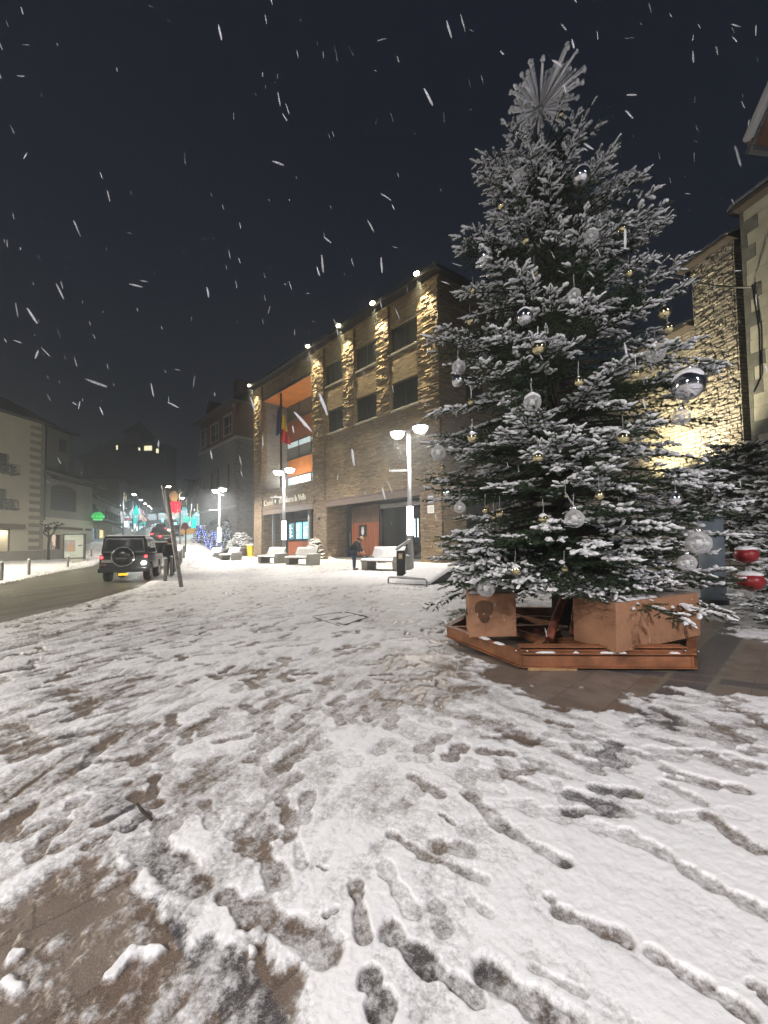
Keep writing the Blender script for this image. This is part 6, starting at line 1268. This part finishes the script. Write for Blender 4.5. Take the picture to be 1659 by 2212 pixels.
# ================================================================== RIGHT-HAND SIDE
dR = Vector((.26, -1)).normalized(); tw0 = Vector((P(1611, 700, 16).x, 16.0)); rzR, TF = local_frame(tw0, dR)
tow = empty('church_tower', (tw0.x, tw0.y, 0), rzR, 'striped stone tower with pale and dark blocks at the right edge', 'tower'); zt_ = TF(1620, 447)[1]
def striped(mb_l, mb_d, x0, x1, y, z0, z1):
    z = z0; i = 0
    while z < z1:
        h = .58; a = x0; w_ = [.14, .50, .22, .62, .12][i % 5]
        mb_d.box(x0, x0+w_, y-.03, y+.3, z, min(z+h, z1)-.012)
        if x0+w_ < x1: mb_l.box(x0+w_+.01, x1, y-.02, y+.3, z, min(z+h, z1)-.012)
        z += h; i += 1
a_, b_ = MB(), MB(); striped(a_, b_, 0, 6, 0, 1.2, zt_)
a_.build('pale_blocks', mat('pale_tower_stone', (.36, .36, .31), .85, noise=.18, nscale=2, bump=.4, bscale=10), tow); b_.build('dark_blocks', mat('dark_tower_stone', (.12, .125, .115), .85, noise=.3, nscale=2.4, bump=.5, bscale=10), tow)
MB().box(.05, 6, .31, 8, 0, zt_).build('core', GSTONE, tow); MB().prism([(-.42, zt_+.02), (-.42, zt_+.2), (4, zt_+2.8), (8.5, zt_+.2), (8.5, zt_+.02)], -.18, 6.3, 'X').build('roof', mat('dark_slate'), tow)
MB().pad(-.2, 6.3, -.5, 3.5, zt_+.19, .25, .12, f=lambda x, y: max(0, y+.42)*.59).build('roof_snow', SNOW, tow, True)
MB().tube([(.35, -.08, TF(1620, 620)[1]), (.5, -.08, TF(1628, 720)[1]), (.45, -.08, TF(1632, 820)[1]), (.2, -.08, TF(1622, 850)[1])], .03, 6).build('cable_run', BLACKP, tow)
# rubble church wall, floodlit
ch = empty('church_wall', (tw0.x-.2-dR.x*14, tw0.y-dR.y*14+.4, 0), rzR, 'floodlit yellow rubble stone church wall between the christmas tree and the striped tower', 'church'); oc = Vector((ch.location.x, ch.location.y)); _, WF = local_frame(oc, dR)
xa, zA = WF(1493, 580); xb, zB = WF(1600, 505); zl = WF(1485, 712)[1]; hi = (zA+zB)/2
MB().box(xa, 14.2, 0, 1.0, 0, hi).build('tall_wall', RUBBLE, ch); MB().box(0, xa-.002, .15, 1.0, 0, zl).build('low_wall', RUBBLE, ch)
for x0, x1, zz, nm in ((xa-.5, 14.3, hi, 'upper_roof'), (-.3, xa-.01, zl, 'lower_roof')):
    r_ = MB().prism([(-.45, zz+.002), (-.45, zz+.12), (2.5, zz+1.5), (2.5, zz+.002)], x0, x1, 'X').build(nm, mat('dark_slate'), ch); MB().pad(x0, x1, -.5, 1.5, zz+.12, .16, .12, f=lambda x, y: max(0, y+.45)*.46).build('roof_snow', SNOW, r_, True)
# rough stones standing proud of the wall
m_ = MB()
for i in range(900):
    x, z = random.uniform(xa, 14.1), random.uniform(2, hi-.2); w_, h_ = random.uniform(.12, .34), random.uniform(.05, .13); m_.box(x, min(x+w_, 14.15), -random.uniform(.015, .075), .0, z, z+h_)
m_.build('rough_stones', RUBBLE, ch)
light('SPOT', (xa+.5, -2.4, 3.2), 7000, (1, .86, .58), ch, .12, (xa+.4, .1, 8.6), 66, 1.); light('SPOT', (xa-1.6, -2.2, 3.2), 7000, (1, .84, .48), ch, .12, (xa-1.6, .1, 7.2), 62, 1.)
fx_ = MB(); fx_.box(xa+.75, xa+1.05, -1.9, -1.72, 3.3, 3.5); fx_.box(xa-1.75, xa-1.45, -1.8, -1.62, 3.1, 3.3); fx_.build('floodlight_housings', ANTH, ch)
cab = MB(); p0, p1 = P(1405, 583, 11), P(1622, 620, 15.6)
cab.tube([p0+(p1-p0)*t+Vector((0, 0, -.5*4*t*(1-t)*.35)) for t in np.linspace(-.25, 1, 12)], .035, 6); tag(cab.build('cable', mat('snowy_cable', (.35, .35, .35), .8)), 'snow-crusted cable slung from behind the christmas tree to the striped tower', 'cable')
# planted terrace below the church
te = empty('terrace_wall', (11.4, 14.6, 0), R_(-50), 'low rubble retaining wall of the planted terrace below the church', 'wall')
MB().box(-6, 6, 0, .5, 0, 2.6).build('masonry', RUBBLE, te); MB().box(-6, 6, .5, 7, 0, 2.5).build('fill', mat('soil', (.06, .05, .04), .9), te); MB().pad(-6, 6, -.05, 4, 2.6, .14, .2).build('snow', SNOW, te, True)
def shrub(x, y, z0, r, h, label, snow=.8, tw=.17, n=22, nm='spruce_shrub', grp='snowy shrubs at the right'):
    o = empty(nm, (x, y, z0), 0, label, 'shrub', grp); L_ = []
    for k in range(n):
        z = h*(k+.5)/n; R = r*(.55+.45*math.sin(math.pi*min(1, (z/h+.12))))*random.uniform(.85, 1.1)*(1.08-z/h*.45); L_.append(bough((0, 0, z*.9), k*2.4, R, random.uniform(-.1, .12), .05, .15, .5, .12, tw)); L_.append(bough((0, 0, z*.9), k*2.4+1.2, R*.9, random.uniform(-.1, .12), .05, .2, .5, .12, tw))
    foliage('foliage', 'snow_cover', L_, o, lambda p, s: np.clip((s-.35)/.35, 0, 1)*snow); MB().tube([(0, 0, 0), (0, 0, h*.9)], [.06, .02], 6).build('stem', BARK, o); return o
p = P(1590, 985, 13.3); shrub(p.x, p.y, 2.5, 1.75, 2.6, 'wide dark conifer on the terrace, outlined against the floodlit wall', .6, .24, 20)
p = P(1500, 1030, 14.5); shrub(p.x, p.y, 2.4, 1.5, 2.1, 'conifer on the terrace just behind the right edge of the christmas tree', .6, .24, 16)
p = P(1655, 1045, 10.6); shrub(p.x+.3, p.y, 1.6, 1.1, 1.7, 'snow-topped shrub below the striped tower', 1., .2, 16)
p = P(1575, 1075, 11.5); shrub(p.x, p.y, .9, 1.1, 1.9, 'snowy shrub before the terrace wall, left of the snow-topped one', .9, .2, 16)
p = P(1655, 1130, 8.6); shrub(p.x+.25, p.y, .6, .7, 1.3, 'round snow-capped bush above the red lanterns', 1., .15, 14)
fs = shrub(7.0, 6.2, 0, 1.15, 1.6, 'leafy spruce reaching in from the right edge beside the red lanterns', .75, .12, 30)
# red ornaments
for (px, py, r, lab) in ((1612, 1199, 22, 'upper red lantern-shaped ornament with a thick cap of snow'), (1621, 1256, 25, 'lower red ornament half hidden behind spruce twigs')):
    p = P(px, py, 5.6); o = empty('red_ornament', p, 0, lab, 'ornament', 'red ornaments in the spruce at the right'); rr = r*5.6/FPX
    MB().lathe((0, 0, 0), [(rr*.2, -rr*.8), (rr*.75, -rr*.55), (rr, 0), (rr*.8, rr*.5), (rr*.2, rr*.7)], 20).build('shell', mat('red_plastic', (.24, .010, .014), .42), o, True); MB().ball((0, 0, rr*.62), (rr*.85, rr*.8, rr*.28), 14, 8, .10).build('snow_cap', SNOW, o, True); MB().cyl(0, 0, rr*.7, rr*1.15, rr*.15).build('cap', CAPM, o)
# blue-grey utility pillar
p = P(1537, 1200, 8.8); o = empty('utility_pillar', (p.x, 8.8, 0), 0, 'plain blue-grey utility pillar behind the right boughs of the christmas tree', 'pillar'); ht = P(1537, 1100, 8.8).z
MB().cyl(0, 0, 0, ht, .235, None, 24).build('shaft', mat('blue_grey_paint', (.17, .21, .25), .6, noise=.12, nscale=3), o, True); MB().ball((0, 0, ht+.02), (.25, .25, .08), 14, 6, .05).build('snow_cap', SNOW, o, True); MB().cyl(0, 0, .0, .12, .27, None, 24).build('base_ring', ANTH, o)
# house whose eave pokes in at the upper right
ea = P(1621, 318, 9.2); o = empty('eave_house', (ea.x+1.6, ea.y+.2, 0), 0, 'house at the upper right, only the brown boarded underside of its eave in view', 'house')
ox, oy = o.location.x, o.location.y
MB().box(0, 5, -5, 0, 0, ea.z-.3).build('wall', TAUPE, o)
E0 = Vector((ea.x-ox, ea.y-oy, ea.z)); up = Vector((.55, -1.1, 2.3))
A1, B1 = E0, E0+up*2; C1, D1 = B1+Vector((5, .3, 0)), E0+Vector((5, .6, 0))
MB().add([A1, B1, C1, D1]+[q+Vector((0, .12, .22)) for q in (A1, B1, C1, D1)], [(0, 1, 2, 3), (7, 6, 5, 4), (0, 4, 5, 1), (1, 5, 6, 2), (2, 6, 7, 3), (3, 7, 4, 0)]).build('eave', planks('eave_boards', (.13, .07, .04), (.26, .14, .08), .12), o)
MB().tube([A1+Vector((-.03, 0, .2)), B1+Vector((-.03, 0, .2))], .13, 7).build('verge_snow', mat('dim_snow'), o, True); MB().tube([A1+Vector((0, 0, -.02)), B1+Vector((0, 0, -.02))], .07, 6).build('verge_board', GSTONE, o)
MB().tube([A1+Vector((0, .05, .0)), D1+Vector((0, .05, .0))], .09, 6).build('gutter', GALV, o)
# ================================================================== FALLING SNOW
FLK = bpy.data.materials.new('fluffy_flake'); FLK.use_nodes = True; nt = FLK.node_tree; b_ = nt.nodes['Principled BSDF']; b_.inputs['Base Color'].default_value = (.85, .86, .9, 1); b_.inputs['Roughness'].default_value = .8
tc_ = nd(nt, 'ShaderNodeTexCoord'); n_ = nd(nt, 'ShaderNodeTexNoise'); n_.inputs['Scale'].default_value = 1.7; nt.links.new(tc_.outputs['Object'], n_.inputs['Vector']); lw = nd(nt, 'ShaderNodeLayerWeight'); lw.inputs[0].default_value = .5
m1_ = nd(nt, 'ShaderNodeMath', operation='MULTIPLY_ADD'); m1_.inputs[1].default_value = 2.0; m1_.inputs[2].default_value = -.68; nt.links.new(n_.outputs['Fac'], m1_.inputs[0]); m2_ = nd(nt, 'ShaderNodeMath', operation='SUBTRACT'); m2_.use_clamp = True; nt.links.new(m1_.outputs[0], m2_.inputs[0]); m3_ = nd(nt, 'ShaderNodeMath', operation='MULTIPLY'); m3_.inputs[1].default_value = .5; nt.links.new(lw.outputs['Facing'], m3_.inputs[0]); nt.links.new(m3_.outputs[0], m2_.inputs[1]); nt.links.new(m2_.outputs[0], b_.inputs['Alpha'])
fl_ = MB(); random.seed(21)
for i in range(1150):
    d = .7+15*random.random()**1.15; px, py = random.uniform(-60, 1720), random.uniform(-60, 1150 if random.random() < .93 else 2000)
    r = ray(px, py); t = d/r.y; c_ = Vector((0, 0, CH))+r*t
    if c_.z < .1: continue
    if math.hypot(c_.x-TC.x, c_.y-TC.y) < 2.3: continue
    l = random.uniform(.010, .042)*(1 if d > 2 else .5); w_ = l*random.uniform(.11, .24)
    ax = Vector((random.gauss(.28, .16), random.gauss(0, .2), -1)).normalized() if random.random() < .88 else Vector((random.gauss(1, .3), 0, random.gauss(-.3, .4))).normalized()
    M_ = ax.to_track_quat('Z', 'Y').to_matrix().to_4x4(); fl_.ball(c_, (w_, w_, l*1.25), 7, 6, .25, M_)
tag(fl_.build('falling_snow', FLK, None, True), 'snowflakes drifting down all over the square', 'snowfall', kind='stuff')
# ================================================================== HAZE
hz = MB().box(-330, 330, -70, 440, -1.4, 110).build('haze', mat('haze')); tag(hz, 'thin cold night haze of falling snow', 'haze', kind='stuff')
hm_ = bpy.data.materials.new('haze_air'); hm_.use_nodes = True; nt = hm_.node_tree; nt.nodes.clear(); out = nd(nt, 'ShaderNodeOutputMaterial'); pv = nd(nt, 'ShaderNodeVolumePrincipled')
pv.inputs['Color'].default_value = (.80, .86, .90, 1); pv.inputs['Density'].default_value = .0042; pv.inputs['Anisotropy'].default_value = .45; nt.links.new(pv.outputs[0], out.inputs['Volume']); hz.data.materials[0] = hm_
